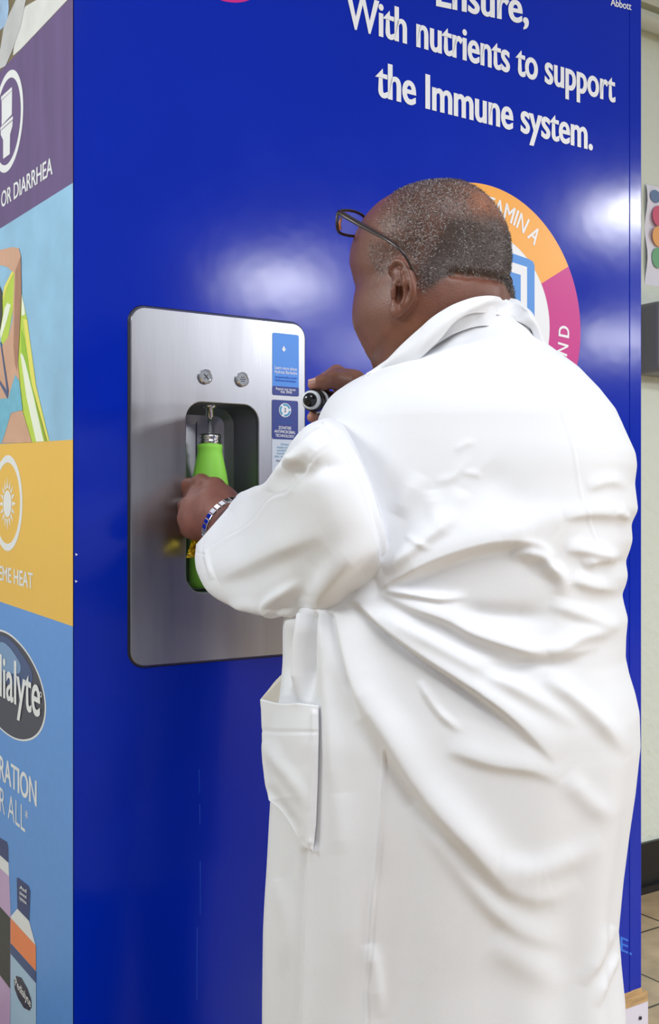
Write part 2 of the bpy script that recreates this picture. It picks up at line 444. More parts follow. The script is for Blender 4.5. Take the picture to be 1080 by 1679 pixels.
def arc_text(s, c, r, amid, h, m, bold, name, squeeze=.8):
    V, Fs = bglyphs(s, .022); k = h/CAP; xs = (V[:, 0]-(V[:, 0].min()+V[:, 0].max())/2)*k*squeeze
    out = []
    for x, y in zip(xs, V[:, 1]*k):
        a = amid-x/r; rr = r+y; out.append(front(c[0]+rr*math.cos(a), c[1]+rr*math.sin(a), .0014))
    return mesh(name, out, Fs, m, fp, label='white curved lettering '+s)
def angof(px, py): q = np.array(px_front(px, py))-wc; return math.atan2(q[1], q[0]), np.hypot(*q)
aA, rA = angof(876, 402); aD, rD = angof(930, 550)
def arc_text_end(s, aend, r, h, name):
    V, _ = glyphs(s, .02); k = h/CAP*.72; wdt = (V[:, 0].max()-V[:, 0].min())*k
    arc_text(s, wc, r, aend+wdt/2/r, h, 'print_white', .02, name, .72)
arc_text_end('VITAMIN A', aA, rA-.002, .034, 'segment_name')
# VITAMIN D reads upward on the right
V, Fs = bglyphs('VITAMIN D', .025); h = .030; k = h/CAP
aend = angof(918, 534)[0]; rin = angof(930, 560)[1]
wd = (V[:, 0].max()-V[:, 0].min())*k*.8; out = []
for x, y in zip((V[:, 0]-V[:, 0].max())*k*.8, V[:, 1]*k):
    a = aend+x/(rin-.015); rr = rin+.002-y
    out.append(front(wc[0]+rr*math.cos(a), wc[1]+rr*math.sin(a), .0014))
mesh('segment_name', out, Fs, 'print_white', fp, label='white curved lettering VITAMIN D')
def pxpoly(name, pts, m, off, parent, label=None, T=px_front, to3=front):
    return flat(name, [T(*p) for p in pts], m, parent, to3, off=off, label=label)
pxpoly('book_icon', [(700, 372), (838, 415), (866, 425), (873, 429), (875.5, 436), (875.5, 620), (700, 590)], 'print_cyan', .0011, fp, 'blue square emblem in the wheel')
pxpoly('book_icon_band', [(712, 396), (838, 430), (863, 438), (863, 600), (712, 575)], 'print_white', .0014, fp)
pxpoly('book_icon_core', [(722, 420), (838, 446.5), (852.5, 451), (852.5, 590), (722, 568)], 'print_cyan', .0017, fp)
for (px, py) in ((124, 909), (123.6, 953)):
    a, b_ = px_front(px, py); flat('vinyl_chip', [(a-.001, b_+.002), (a+.0035, b_), (a, b_-.0025)], 'print_white', fp, front, off=.0006)

# ---- printed side of the kiosk
sd = mesh('side_panel', [side(0, ZB, .001), side(KD, ZB, .001), side(KD, KH, .001), side(0, KH, .001)], [(3, 2, 1, 0)], 'side_photo', kiosk, label='printed side panel with stacked adverts')
XL = -62
def sp(name, pts, m, layer, parent=None, label=None):
    q = []
    for p in pts:
        t, z = px_side(*p); q.append((min(max(t, 0.0), KD), z))
    return flat(name, q, m, parent or sd, side, off=.0012+.0003*layer, label=label)
photo = sp('picnic_photo', [(121, -110), (121, -8), (-62, 184), (-62, -110)], 'side_photo', 0, label='photo of white cloth against brown ground')
def R1(pts, sc, oy): return [(x/sc, y/sc+oy) for x, y in pts]
sp('white_cloth', R1([(180, 45), (250, 5), (400, -60), (505, -60), (505, -40), (470, 0), (150, 338), (96, 385), (100, 330), (130, 200), (165, 80)], 4.2, 0), 'cloth_print', 1, photo)
sp('folded_cloth', R1([(60, 120), (130, -30), (190, -60), (185, 0), (150, 180), (90, 350), (45, 455), (-40, 500), (10, 330), (30, 200)], 4.2, 0), 'cloth_print_dim', 2, photo)
sp('blue_cloth', R1([(-120, -40), (60, -40), (66, 60), (50, 170), (0, 215), (-120, 260)], 4.2, 0), 'cloth_print_blue', 1, photo)
purple = sp('purple_advert', [(121, -8), (121, 300), (-62, 415), (-62, 184)], 'side_purple', 1, label='purple advert with a toilet icon')
def side_ring(name, px, py, rpx, wdt, parent, layer, m='vinyl_grey_white'):
    c = px_side(px, py); r = px_side(px, py-rpx)[1]-c[1]
    sector(name, c, r-wdt, r, 0, 2*math.pi, m, parent, side, .0012+.0003*layer); return c, r
side_ring('icon_ring', 14, 200, 81, .0135, purple, 2)
tl = [[(88, 600), (90, 622), (14, 694), (14, 668)], [(18, 695), (90, 625), (88, 790), (18, 866)], [(10, 878), (94, 800), (96, 822), (8, 900)],
      [(12, 902), (94, 830), (92, 870), (76, 925), (74, 1062), (28, 1096), (28, 965), (12, 930)]]
for q in tl: sp('toilet_icon', R1(q, 4.2, 0), 'vinyl_grey_white', 2, purple)
TS = dict(topl=px_side, to3=side)
text('advert_wording', 'OR DIARRHEA', (3.6, 341), (88, 285), 25, 'vinyl_grey_white', purple, bold=.02, off=.002, **TS)
text('advert_wording', 'VOMITING', (-58, 381), (.6, 343), 25, 'vinyl_grey_white', purple, bold=.02, off=.002, **TS)
sky = sp('beach_advert', [(121, 300), (121, 721), (-62, 732), (-62, 415)], 'side_sky', 1, label='beach photo of a woman beside a lime float')
q2 = lambda pts: R1(pts, 4.415, 380)
sp('pool_float', q2([(165, 450), (205, 640), (270, 1120), (365, 1515), (240, 1525), (160, 1290), (130, 950)]), 'float_lime', 2, sky)
sp('pool_float_edge', q2([(175, 630), (205, 640), (270, 1120), (365, 1515), (335, 1515), (235, 1100)]), 'float_yellow', 3, sky)
sp('pool_float_stripe', q2([(155, 880), (185, 900), (325, 1518), (270, 1520), (200, 1200)]), 'float_white', 3, sky)
sp('pool_float_stripe', q2([(160, 700), (182, 760), (240, 1110), (352, 1515), (330, 1517), (190, 940), (163, 860)]), 'float_green', 3, sky)
sp('pool_float_stripe', q2([(165, 455), (185, 540), (190, 600), (165, 610)]), 'float_white', 3, sky)
sp('pool_float_top', q2([(25, 480), (40, 400), (100, 275), (112, 290), (112, 500), (60, 800), (20, 815), (5, 740)]), 'float_lime', 2, sky)
sp('pool_float_stripe', q2([(42, 550), (62, 515), (86, 530), (55, 650), (14, 780), (8, 730)]), 'float_white', 3, sky)
sp('pool_float_edge', q2([(27, 470), (38, 400), (100, 275), (108, 300), (60, 400), (32, 500)]), 'float_yellow', 3, sky)
sp('arm_and_body', q2([(-250, 160), (0, 135), (100, 112), (145, 120), (160, 180), (165, 440), (140, 950), (170, 1290), (240, 1525), (-250, 1540), (-250, 850), (20, 830), (70, 760), (100, 640), (114, 300), (60, 255), (0, 240), (-250, 260)]), 'skin_print', 4, sky)
sp('arm_shade', q2([(122, 280), (160, 180), (165, 440), (150, 760), (133, 1010), (118, 960), (108, 830)]), 'skin_print_deep', 5, sky)
sp('hair', q2([(-250, 330), (0, 375), (25, 440), (27, 600), (5, 740), (-250, 700)]), 'hair_print', 5, sky)
sp('bikini_top', q2([(68, 1210), (120, 1035), (150, 1080), (174, 1290), (90, 1312), (40, 1480), (20, 1530), (-250, 1540), (-250, 1240), (60, 1205)]), 'bikini_blue', 5, sky)
sp('bikini_strap', q2([(12, 800), (20, 800), (74, 1150), (66, 1210), (-2, 1080), (-2, 1060), (60, 1150)]), 'logo_navy', 6, sky)
ochre = sp('heat_advert', [(121, 721), (121, 1027), (-62, 965), (-62, 732)], 'side_ochre', 1, label='orange advert with a sun icon')
side_ring('icon_ring', 13.6, 825, 78.5, .0135, ochre, 2)
c = px_side(13.6, 826); r0 = px_side(13.6, 804)[1]-c[1]
flat('sun_icon', circ(*c, r0, 40), 'vinyl_grey_white', ochre, side, off=.0018)
for k in range(16):
    a = 2*math.pi*k/16; R_ = r0*(2.05 if k % 4 == 0 else 1.9); q = .16
    flat('sun_ray', [(c[0]+r0*1.17*math.cos(a-q), c[1]+r0*1.17*math.sin(a-q)), (c[0]+R_*math.cos(a), c[1]+R_*math.sin(a)), (c[0]+r0*1.17*math.cos(a+q), c[1]+r0*1.17*math.sin(a+q))][::-1], 'vinyl_grey_white', ochre, side, off=.0018)
text('advert_wording', 'EME HEAT', (.3, 950.5), (56, 965.5), 23, 'vinyl_grey_white', ochre, bold=.025, off=.002, **TS)
text('advert_wording', 'EXTR', (-45, 940), (-1.5, 950), 23, 'vinyl_grey_white', ochre, bold=.025, off=.002, **TS)
blue = sp('hydration_advert', [(121, 1027), (121, 1700), (-62, 1700), (-62, 965)], 'side_blue', 1, label='light blue advert with a dark oval logo')
ov = cat([(-60, 1050), (-30, 1032), (0, 1031.5), (22, 1042), (45, 1067), (62, 1097), (72, 1125), (77, 1154), (75.5, 1180), (68, 1200), (55, 1212), (38, 1215), (20, 1209), (0, 1193), (-25, 1165), (-50, 1128), (-62, 1090)], 90, True)
oc = np.array([12, 1125.])
sp('logo_rim', [tuple(p) for p in ov], 'vinyl_grey_white', 2, blue)
sp('logo_oval', [tuple(oc+(p-oc)*.965) for p in ov], 'logo_dark', 3, blue)
gl = cat([(-50, 1060), (0, 1042), (22, 1052), (42, 1078), (55, 1104), (50, 1125), (20, 1122), (-30, 1105)], 50, True)
sp('logo_glow', [tuple(p) for p in gl], 'logo_navy', 4, blue)
sp('logo_glow', [tuple(np.array([5, 1075])+(p-[5, 1078])*.62) for p in gl], 'logo_glint', 5, blue)
text('brand_name', 'dialyte', (-6, 1135), (69, 1176), 66, 'vinyl_grey_white', blue, bold=.022, off=.0034, **TS)
text('registered_mark', 'o', (68, 1142), (72, 1144), 13, 'vinyl_grey_white', blue, bold=0, off=.0034, **TS)
text('advert_wording', 'RATION', (.3, 1275), (62, 1322), 37, 'vinyl_grey_white', blue, bold=.03, off=.002, **TS)
text('advert_wording', 'R ALL', (1.5, 1329), (43, 1365), 39, 'vinyl_grey_white', blue, bold=-.005, off=.002, **TS)
text('advert_wording', '*', (43, 1350), (47.5, 1353), 22, 'vinyl_grey_white', blue, bold=.01, off=.002, **TS)
q5 = lambda pts: R1(pts, 4.954, 1340)
sp('printed_bottle_cap', q5([(-300, 60), (0, 160), (65, 200), (75, 240), (77, 370), (0, 300), (-300, 160)]), 'navy_print', 2, blue)
sp('printed_bottle_neck', q5([(-300, 160), (0, 300), (77, 370), (82, 485), (0, 410), (-300, 250)]), 'vinyl_grey_white', 2, blue)
sp('printed_bottle', q5([(-300, 250), (0, 405), (83, 482), (95, 800), (90, 1780), (-300, 1780)]), 'lilac_print', 2, blue)
sp('printed_label', q5([(-300, 560), (0, 715), (92, 818), (90, 1390), (0, 1270), (-300, 1100)]), 'black_print', 3, blue)
sp('printed_bottle_cap', q5([(145, 492), (155, 488), (240, 555), (255, 600), (245, 842), (150, 742)]), 'navy_print', 3, blue)
sp('printed_bottle_neck', q5([(150, 740), (245, 840), (300, 1042), (95, 817), (100, 800)]), 'vinyl_grey_white', 3, blue)
sp('printed_bottle_band', q5([(95, 815), (300, 1038), (302, 1250), (95, 1020)]), 'orange_print', 3, blue)
sp('printed_bottle', q5([(95, 1018), (302, 1248), (302, 1780), (95, 1780)]), 'pale_blue_print', 3, blue)
sp('printed_bottle_band', q5([(95, 1020), (302, 1250), (302, 1345), (95, 1105)]), 'logo_navy', 4, blue)
sp('printed_oval', q5([(125, 1320), (145, 1285), (185, 1300), (235, 1390), (265, 1480), (268, 1540), (250, 1568), (205, 1545), (160, 1470), (130, 1390)]), 'logo_dark', 5, blue)
text('brand_name', 'Pedialyte', (27.5, 1614), (53.5, 1651.5), 13, 'vinyl_grey_white', blue, bold=.02, off=.0034, **TS)
for k, (ww) in enumerate(('Aid', 'advanced', 'hydration')):
    text('cap_wording', ww, (35, 1456+k*9), (46.5, 1464+k*9.4), 6, 'vinyl_grey_white', blue, bold=.02, off=.0034, **TS)

# ------------------------------------------------------------------ filling station
ps0 = px_front(212, 800)[0]; ps1 = px_front(497.5, 600)[0]; pz1 = 1.5165; pz0 = .927
stn = thing('bottle_filling_station', 'stainless steel bottle filling station set into the blue kiosk front', 'water dispenser', front((ps0+ps1)/2, pz0))
def rrect(s0, s1, z0, z1, r, n=12):
    out = []
    for (cx_, cz_, a0) in ((s1-r, z1-r, 0), (s0+r, z1-r, math.pi/2), (s0+r, z0+r, math.pi), (s1-r, z0+r, 1.5*math.pi)):
        for i in range(n+1): a = a0+math.pi/2*i/n; out.append((cx_+r*math.cos(a), cz_+r*math.sin(a)))
    return out
def loops(name, ls, m, parent, cap_last=False, label=None, smooth=False):
    V = []; Fs = []; n = len(ls[0][0])
    for pts, off in ls: V += [front(a, b_, off) for a, b_ in pts]
    for i in range(len(ls)-1):
        for k in range(n): k2 = (k+1) % n; Fs.append((i*n+k, i*n+k2, (i+1)*n+k2, (i+1)*n+k))
    if cap_last: Fs.append(tuple((len(ls)-1)*n+k for k in range(n)))
    return mesh(name, V, Fs, m, parent, label=label, smooth=smooth)
O_ = lambda e, r=.026: rrect(ps0+e, ps1-e, pz0+e, pz1-e, r-e)
I_ = lambda e, r=.030: rrect(rs0-e, rs1+e, rz0-e, rz1+e, r+e)
face = loops('faceplate', [(O_(0), .0004), (O_(0), .004), (O_(.0015), .0058), (I_(.0015), .0058), (I_(0), .0045), (I_(0), -.002)], 'steel', stn, label='brushed steel faceplate')
loops('recess', [(I_(0), .002), (I_(0), -.085), (I_(-.012), -.10), (I_(-.028), -.105)], 'steel_dark', stn, cap_last=True, label='dark polished filling recess')
loops('sealant', [(O_(-.0035, .026), .0003), (O_(-.002, .026), .0022), (O_(0), .0022)], 'steel_edge', stn, label='dark sealant line round the faceplate')
for i, (px, py) in enumerate(((333.5, 618.5), (393.5, 623))):
    a, b_ = px_front(px, py); q = front(a, b_, .0058)
    bt = MB().lathe(q, -DL, [(.0125, 0), (.0125, .004), (.0105, .0062), (.009, .0062), (.0085, .0045), (.0001, .0045)], 36).build('button', 'chrome', stn, False, 'round chrome push button')
    k = MB()
    if i == 0:
        for s_ in (-1, 1):
            k.tube([q-DL*.0052+DR*(-.004)+UP*(-.004*s_), q-DL*.0052+DR*.004+UP*(.004*s_)], .0006, 6)
    else:
        for j in range(6):
            an = j*math.pi/3; k.lathe(q-DL*.0046+DR*.004*math.cos(an)+UP*.004*math.sin(an), -DL, [(.0011, 0), (.0011, .0006)], 10)
        k.lathe(q-DL*.0046, -DL, [(.0011, 0), (.0011, .0006)], 10)
    k.build('button_symbol', 'steel_edge', bt)
# nozzle
nz = P(343.5, 660, 1.0); a, b_ = px_front(343.5, 665)
def inwall(px, depth_off):       # point on the plane lying behind the front, at this pixel
    q0 = P0+DL*depth_off; k = (px-CX)/F; s = (k*q0[1]-q0[0])/(DR[0]-k*DR[1]); return s, q0[1]+s*DR[1]
BOFF = .045
bs, bd = inwall(344, BOFF)
bxy = P0+DR*bs+DL*BOFF
def zpx(py, d): return CH-(py-CY)/F*d
nzl = MB().lathe((bxy[0], bxy[1], rz1+.003), (0, 0, -1), [(.013, 0), (.013, .006), (.0075, .008), (.0075, .022), (.005, .024), (.005, .028)], 24).build('nozzle', 'chrome', stn, True, 'short chrome nozzle')
MB().lathe((bxy[0], bxy[1], rz1-.024), (0, 0, -1), [(.0035, 0), (.003, .02), (.0026, rz1-.024-zpx(722, bd))], 12).build('water_stream', 'water', stn, True, 'clear stream of water')
# recess seam
MB().box(front(px_front(366, 700)[0]+.0, rz1-.17, -.1035), DR*.0012, DL*.0012, UP*.16).build('recess_seam', 'steel_edge', stn)

# stickers
def stick(name, pts, m, label, off=.0062, parent=None): return pxpoly(name, pts, m, off, parent or stn, label)
def rq(s0, z0, s1, z1, r=.003): return rrect(s0, s1, z0, z1, r, 4)
s0_, zt = px_front(443.5, 546); s1_, _ = px_front(486.8, 556); _, zb = px_front(444, 648); _, zm = px_front(444, 633)
st1 = flat('information_sticker', rq(s0_, zb, s1_, zt), 'sticker_blue', stn, front, label='light blue sticker with a navy foot', off=.0062)
flat('sticker_foot', rq(s0_, zb, s1_, zm), 'sticker_navy', st1, front, off=.0065)
def stext(s, A, B, cap, m, par, bold=.01, off=.0069): text('sticker_wording', s, A, B, cap, m, par, px_front, front, bold=bold, off=off)
stext('Learn more about', (446.8, 605.5), (483.5, 608.8), 5.2, 'print_white', st1)
stext('Hydrate Barbados', (446.8, 612.3), (484, 615.3), 5.2, 'print_white', st1)
stext('waterinfo.com', (447.5, 620), (483, 622.5), 3.6, 'sticker_dark_text', st1)
stext('hydrate-barbados', (448, 625), (482, 628), 3.6, 'sticker_dark_text', st1)
stext('Report any issues', (449, 639.5), (481, 641.8), 4.2, 'print_white', st1)
stext('426 3990', (456, 644.8), (475, 646.3), 4, 'print_white', st1)
q = px_front(462, 574)
flat('sticker_emblem', [(q[0]-.004, q[1]), (q[0], q[1]+.007), (q[0]+.004, q[1]), (q[0], q[1]-.004)], 'print_white', st1, front, off=.0068)
s0b, ztb = px_front(442.8, 655.5); s1b, _ = px_front(485.5, 660); _, zbb = px_front(442, 800); _, zmb = px_front(442.5, 720)
st2 = flat('information_sticker', rq(s0b, zbb, s1b, ztb), 'sticker_white', stn, front, label='navy and white antimicrobial sticker', off=.0062)
flat('sticker_head', rq(s0b, zmb, s1b, ztb), 'sticker_navy', st2, front, off=.0065)
q = px_front(464, 673); flat('sticker_badge', circ(*q, .0125, 32), 'print_white', st2, front, off=.0068)
for k in range(3): sector('badge_swirl', q, .0078, .0112, k*2.094+.3, k*2.094+2.0, 'sticker_teal', st2, front, .0071)
stext('2', (462.3, 676), (465.7, 676.3), 6.5, 'text_navy', st2, off=.0073)
stext('This station is', (452, 688.5), (475.5, 690.5), 3.4, 'sticker_cyan_text', st2, .0)
stext('protected with', (451.5, 694), (476, 696), 3.4, 'sticker_cyan_text', st2, .0)
stext('ZONITISE', (453, 703.5), (474, 705), 4.6, 'print_white', st2, .02)
stext('ANTIMICROBIAL', (446.3, 709.5), (481, 712), 4.6, 'print_white', st2, .02)
stext('TECHNOLOGY', (448, 716.2), (479, 718.5), 4.6, 'print_white', st2, .02)
for k, (sx, ww, ex) in enumerate(((457, 'Zonitise', 470), (451, 'keeps surfaces', 478), (450.5, 'constantly germ', 479), (451, 'free for 60 days', 478), (446.5, 'after one application', 484))):
    stext(ww, (sx, 730+k*5), (ex, 730.6+k*5), 3.3, 'sticker_teal', st2, .0)
stext('FIND OUT MORE', (449.5, 757.5), (480, 759), 3.4, 'text_navy', st2, .0)

# green bottle
zt_ = zpx(712, bd); zc_ = zpx(729, bd); zbot = rz0+.004
gb = thing('drinking_bottle', 'lime green metal drinking bottle being filled under the nozzle', 'bottle', (bxy[0], bxy[1], zbot))
H = zc_-zbot
pr = [(.001, 0), (.030, 0), (.0345, .004), (.0355, .012), (.0355, H*.50), (.0352, H*.58), (.0335, H*.68), (.030, H*.78), (.0255, H*.87), (.0225, H*.93), (.0212, H*.965), (.0222, H*.975), (.0222, H-.001), (.021, H), (.016, H)]
pr2 = cat(pr[3:12], 40).tolist(); pr = pr[:3]+[tuple(x) for x in pr2]+pr[12:]
MB().lathe((bxy[0], bxy[1], zbot), UP, pr, 56, False).build('bottle_body', 'green_coating', gb, True)
hn = zt_-zc_
MB().lathe((bxy[0], bxy[1], zc_-.002), UP, [(.0185, 0), (.0185, hn*.25), (.0199, hn*.32), (.0199, hn*.45), (.0187, hn*.5), (.0187, hn*.68), (.0197, hn*.75), (.0197, hn*.9), (.0187, hn+.002), (.0168, hn+.002), (.0168, 0)], 48, False).build('steel_neck', 'chrome', gb, True, 'threaded chrome neck')

# crumpled yellow foil packet
fc = P(322, 893, 1.81)
fo = thing('foil_packet', 'crumpled yellow foil packet pinched under the left hand', 'packet', fc)
V = []; nn = 15
rs = np.random.RandomState(5)
for j in range(nn):
    for i in range(nn):
        u, v = i/(nn-1), j/(nn-1)
        x = 305+u*38-(1-v)*4*0+8*(1-v)*(1-u)+6*(1-v); y = 872+v*42+4*math.sin(u*6)*(1-v)
        V.append(P(x, y, 1.80+.03*math.sin(u*2.4)+rs.uniform(-.006, .006)))
Fs = [(j*nn+i, j*nn+i+1, (j+1)*nn+i+1, (j+1)*nn+i) for j in range(nn-1) for i in range(nn-1)]
fo_m = mesh('wrapper', V, Fs, 'foil', fo); addmod(fo_m, 'SOLIDIFY', thickness=.001)

# ------------------------------------------------------------------ signed-distance modelling of the body
def smin(a, b, k):
    h = np.maximum(k-np.abs(a-b), 0)/k; return np.minimum(a, b)-h*h*k*.25
def smax(a, b, k): return -smin(-a, -b, k)
class Prim:
    pass
def cone(a, b, ra, rb, k=.01, op='u'):
    p = Prim(); p.k = k; p.op = op; a = np.asarray(a, float); b = np.asarray(b, float)
    def f(X):
        ba = b-a; L2 = ba@ba+1e-12; t = np.clip(((X-a)@ba)/L2, 0, 1)
        return np.linalg.norm(X-a-t[..., None]*ba, axis=-1)-(ra+(rb-ra)*t)
    p.f = f; r = max(ra, rb)+k+.006; p.lo = np.minimum(a, b)-r; p.hi = np.maximum(a, b)+r; return p
def ell(c, R, rad, k=.01, op='u'):
    p = Prim(); p.k = k; p.op = op; c = np.asarray(c, float); R = np.asarray(R, float); rad = np.asarray(rad, float)
    def f(X):
        q = (X-c)@R.T; k0 = np.linalg.norm(q/rad, axis=-1); k1 = np.linalg.norm(q/rad**2, axis=-1)+1e-9
        return k0*(k0-1)/k1
    p.f = f; r = rad.max()+k+.006; p.lo = c-r; p.hi = c+r; return p
def evalp(prims, X):
    d = np.full(X.shape[:-1], 10.0)
    for p in prims:
        v = p.f(X); d = smin(d, v, p.k) if p.op == 'u' else smax(d, -v, p.k)
    return d
def nets(prims, lo, hi, h):
    ax = [np.arange(lo[i], hi[i]+h, h) for i in range(3)]
    D = np.full([len(a) for a in ax], 1.0, np.float32)
    for p in prims:
        sl = [slice(max(0, int((p.lo[i]-lo[i])/h)), min(len(ax[i]), int((p.hi[i]-lo[i])/h)+2)) for i in range(3)]
        if any(s.stop <= s.start for s in sl): continue
        G = np.stack(np.meshgrid(*[ax[i][sl[i]] for i in range(3)], indexing='ij'), -1)
        v = p.f(G).astype(np.float32); sub = D[tuple(sl)]
        D[tuple(sl)] = smin(sub, v, p.k) if p.op == 'u' else smax(sub, -v, p.k)
    # close at the borders
    for i in range(3):
        s = [slice(None)]*3; s[i] = 0; D[tuple(s)] = np.maximum(D[tuple(s)], 1e-4); s[i] = -1; D[tuple(s)] = np.maximum(D[tuple(s)], 1e-4)
    ins = D < 0; nx, ny, nz_ = D.shape
    acc = np.zeros((nx-1, ny-1, nz_-1, 3), np.float32); cnt = np.zeros((nx-1, ny-1, nz_-1), np.float32)
    for axis in range(3):
        A = [slice(None)]*3; B = [slice(None)]*3; A[axis] = slice(0, -1); B[axis] = slice(1, None)
        a, b = D[tuple(A)], D[tuple(B)]; cr = (a < 0) != (b < 0); t = np.where(cr, a/(a-b+1e-20), 0)
        o1, o2 = [i for i in range(3) if i != axis]
        for u in (0, 1):
            for v in (0, 1):
                s = [slice(None)]*3
                s[o1] = slice(u, D.shape[o1]-1+u); s[o2] = slice(v, D.shape[o2]-1+v)
                c_ = cr[tuple(s)]; tt = t[tuple(s)]
                acc[..., axis] += np.where(c_, tt, 0); acc[..., o1] += np.where(c_, u, 0); acc[..., o2] += np.where(c_, v, 0); cnt += c_
    cell = cnt > 0; idx = -np.ones(cell.shape, np.int64); idx[cell] = np.arange(cell.sum())
    I = np.argwhere(cell); V = (I+acc[cell]/cnt[cell][:, None])*h+np.array(lo)
    quads = []
    for axis in range(3):
        o1, o2 = [(1, 2), (2, 0), (0, 1)][axis]
        A = [slice(None)]*3; B = [slice(None)]*3; A[axis] = slice(0, -1); B[axis] = slice(1, None)
        a = ins[tuple(A)]; b = ins[tuple(B)]; E = np.argwhere(a != b)
        ok = (E[:, o1] > 0) & (E[:, o2] > 0) & (E[:, o1] < D.shape[o1]-1) & (E[:, o2] < D.shape[o2]-1); E = E[ok]
        fl_ = a[tuple(E.T)]
        def g(u, v): q = E.copy(); q[:, o1] -= u; q[:, o2] -= v; return idx[tuple(q.T)]
        Q = np.stack([g(1, 1), g(0, 1), g(0, 0), g(1, 0)], 1); Q[~fl_] = Q[~fl_][:, ::-1]
        quads.append(Q)
    return V, np.vstack(quads)
def smooth_mesh(V, Q, it=2, lam=.5):
    e = np.vstack([Q[:, [0, 1]], Q[:, [1, 2]], Q[:, [2, 3]], Q[:, [3, 0]]])
    for _ in range(it):
        s = np.zeros_like(V); c = np.zeros(len(V))
        for i in range(3): s[:, i] = np.bincount(e[:, 0], V[e[:, 1], i], len(V))+np.bincount(e[:, 1], V[e[:, 0], i], len(V))
        c = np.bincount(e[:, 0], minlength=len(V))+np.bincount(e[:, 1], minlength=len(V))
        V = V*(1-lam)+lam*s/np.maximum(c, 1)[:, None]
    return V
def vnormals(V, Q):
    n = np.cross(V[Q[:, 2]]-V[Q[:, 0]], V[Q[:, 3]]-V[Q[:, 1]]); out = np.zeros_like(V)
    for k in range(4):
        for i in range(3): out[:, i] += np.bincount(Q[:, k], n[:, i], len(V))
    return out/(np.linalg.norm(out, axis=1, keepdims=True)+1e-12)

# head frame
HC = P(705, 440, 1.42); yaw = math.radians(46); pit = math.radians(14)
hf = np.array([-math.cos(yaw), math.sin(yaw), 0]); hl = np.array([-math.sin(yaw), -math.cos(yaw), 0])
hf2 = hf*math.cos(pit)-UP*math.sin(pit); hu = UP*math.cos(pit)+hf*math.sin(pit)
HR = np.array([hf2, hl, hu])
def HP(f_, l_, u_): return HC+hf2*f_+hl*l_+hu*u_
HM = []
HM.append(ell(HP(-.006, 0, .030), HR, (.106, .087, .084), .02))
HM.append(ell(HP(.045, 0, .02), HR, (.062, .070, .068), .03))
HM.append(ell(HP(.032, 0, -.045), HR, (.068, .082, .080), .03))
for s_ in (1, -1):
    HM.append(ell(HP(.052, s_*.036, -.045), HR, (.044, .040, .048), .02))      # cheeks
    HM.append(ell(HP(.000, s_*.050, -.070), HR, (.050, .034, .050), .03))      # jowls
    HM.append(cone(HP(.090, s_*.012, .016), HP(.074, s_*.052, .014), .012, .011, .018))  # brow
    HM.append(ell(HP(.104, s_*.031, -.004), HR, (.020, .019, .013), .010, 's'))
    HM.append(ell(HP(.079, s_*.031, -.004), HR, (.0155, .016, .0135), .003))    # eye under the lid
    HM.append(ell(HP(.110, s_*.014, -.042), HR, (.013, .010, .009), .006))      # nostril wing
HM.append(cone(HP(.094, 0, .006), HP(.116, 0, -.036), .010, .0145, .012))
HM.append(ell(HP(.122, 0, -.038), HR, (.012, .014, .011), .008))
HM.append(cone(HP(.098, -.018, -.068), HP(.098, .018, -.068), .009, .009, .008))
HM.append(cone(HP(.092, -.022, -.073), HP(.092, .022, -.073), .003, .003, .004, 's'))
HM.append(cone(HP(.095, -.015, -.079), HP(.095, .015, -.079), .009, .009, .006))
HM.append(ell(HP(.078, 0, -.104), HR, (.028, .034, .024), .015))
NB = P(742, 640, 1.46)
HM.append(cone(HP(-.020, 0, -.05), NB, .074, .086, .03))
HM.append(cone(HP(.035, 0, -.10), NB+np.array([-.02, .03, -.02]), .050, .07, .04))
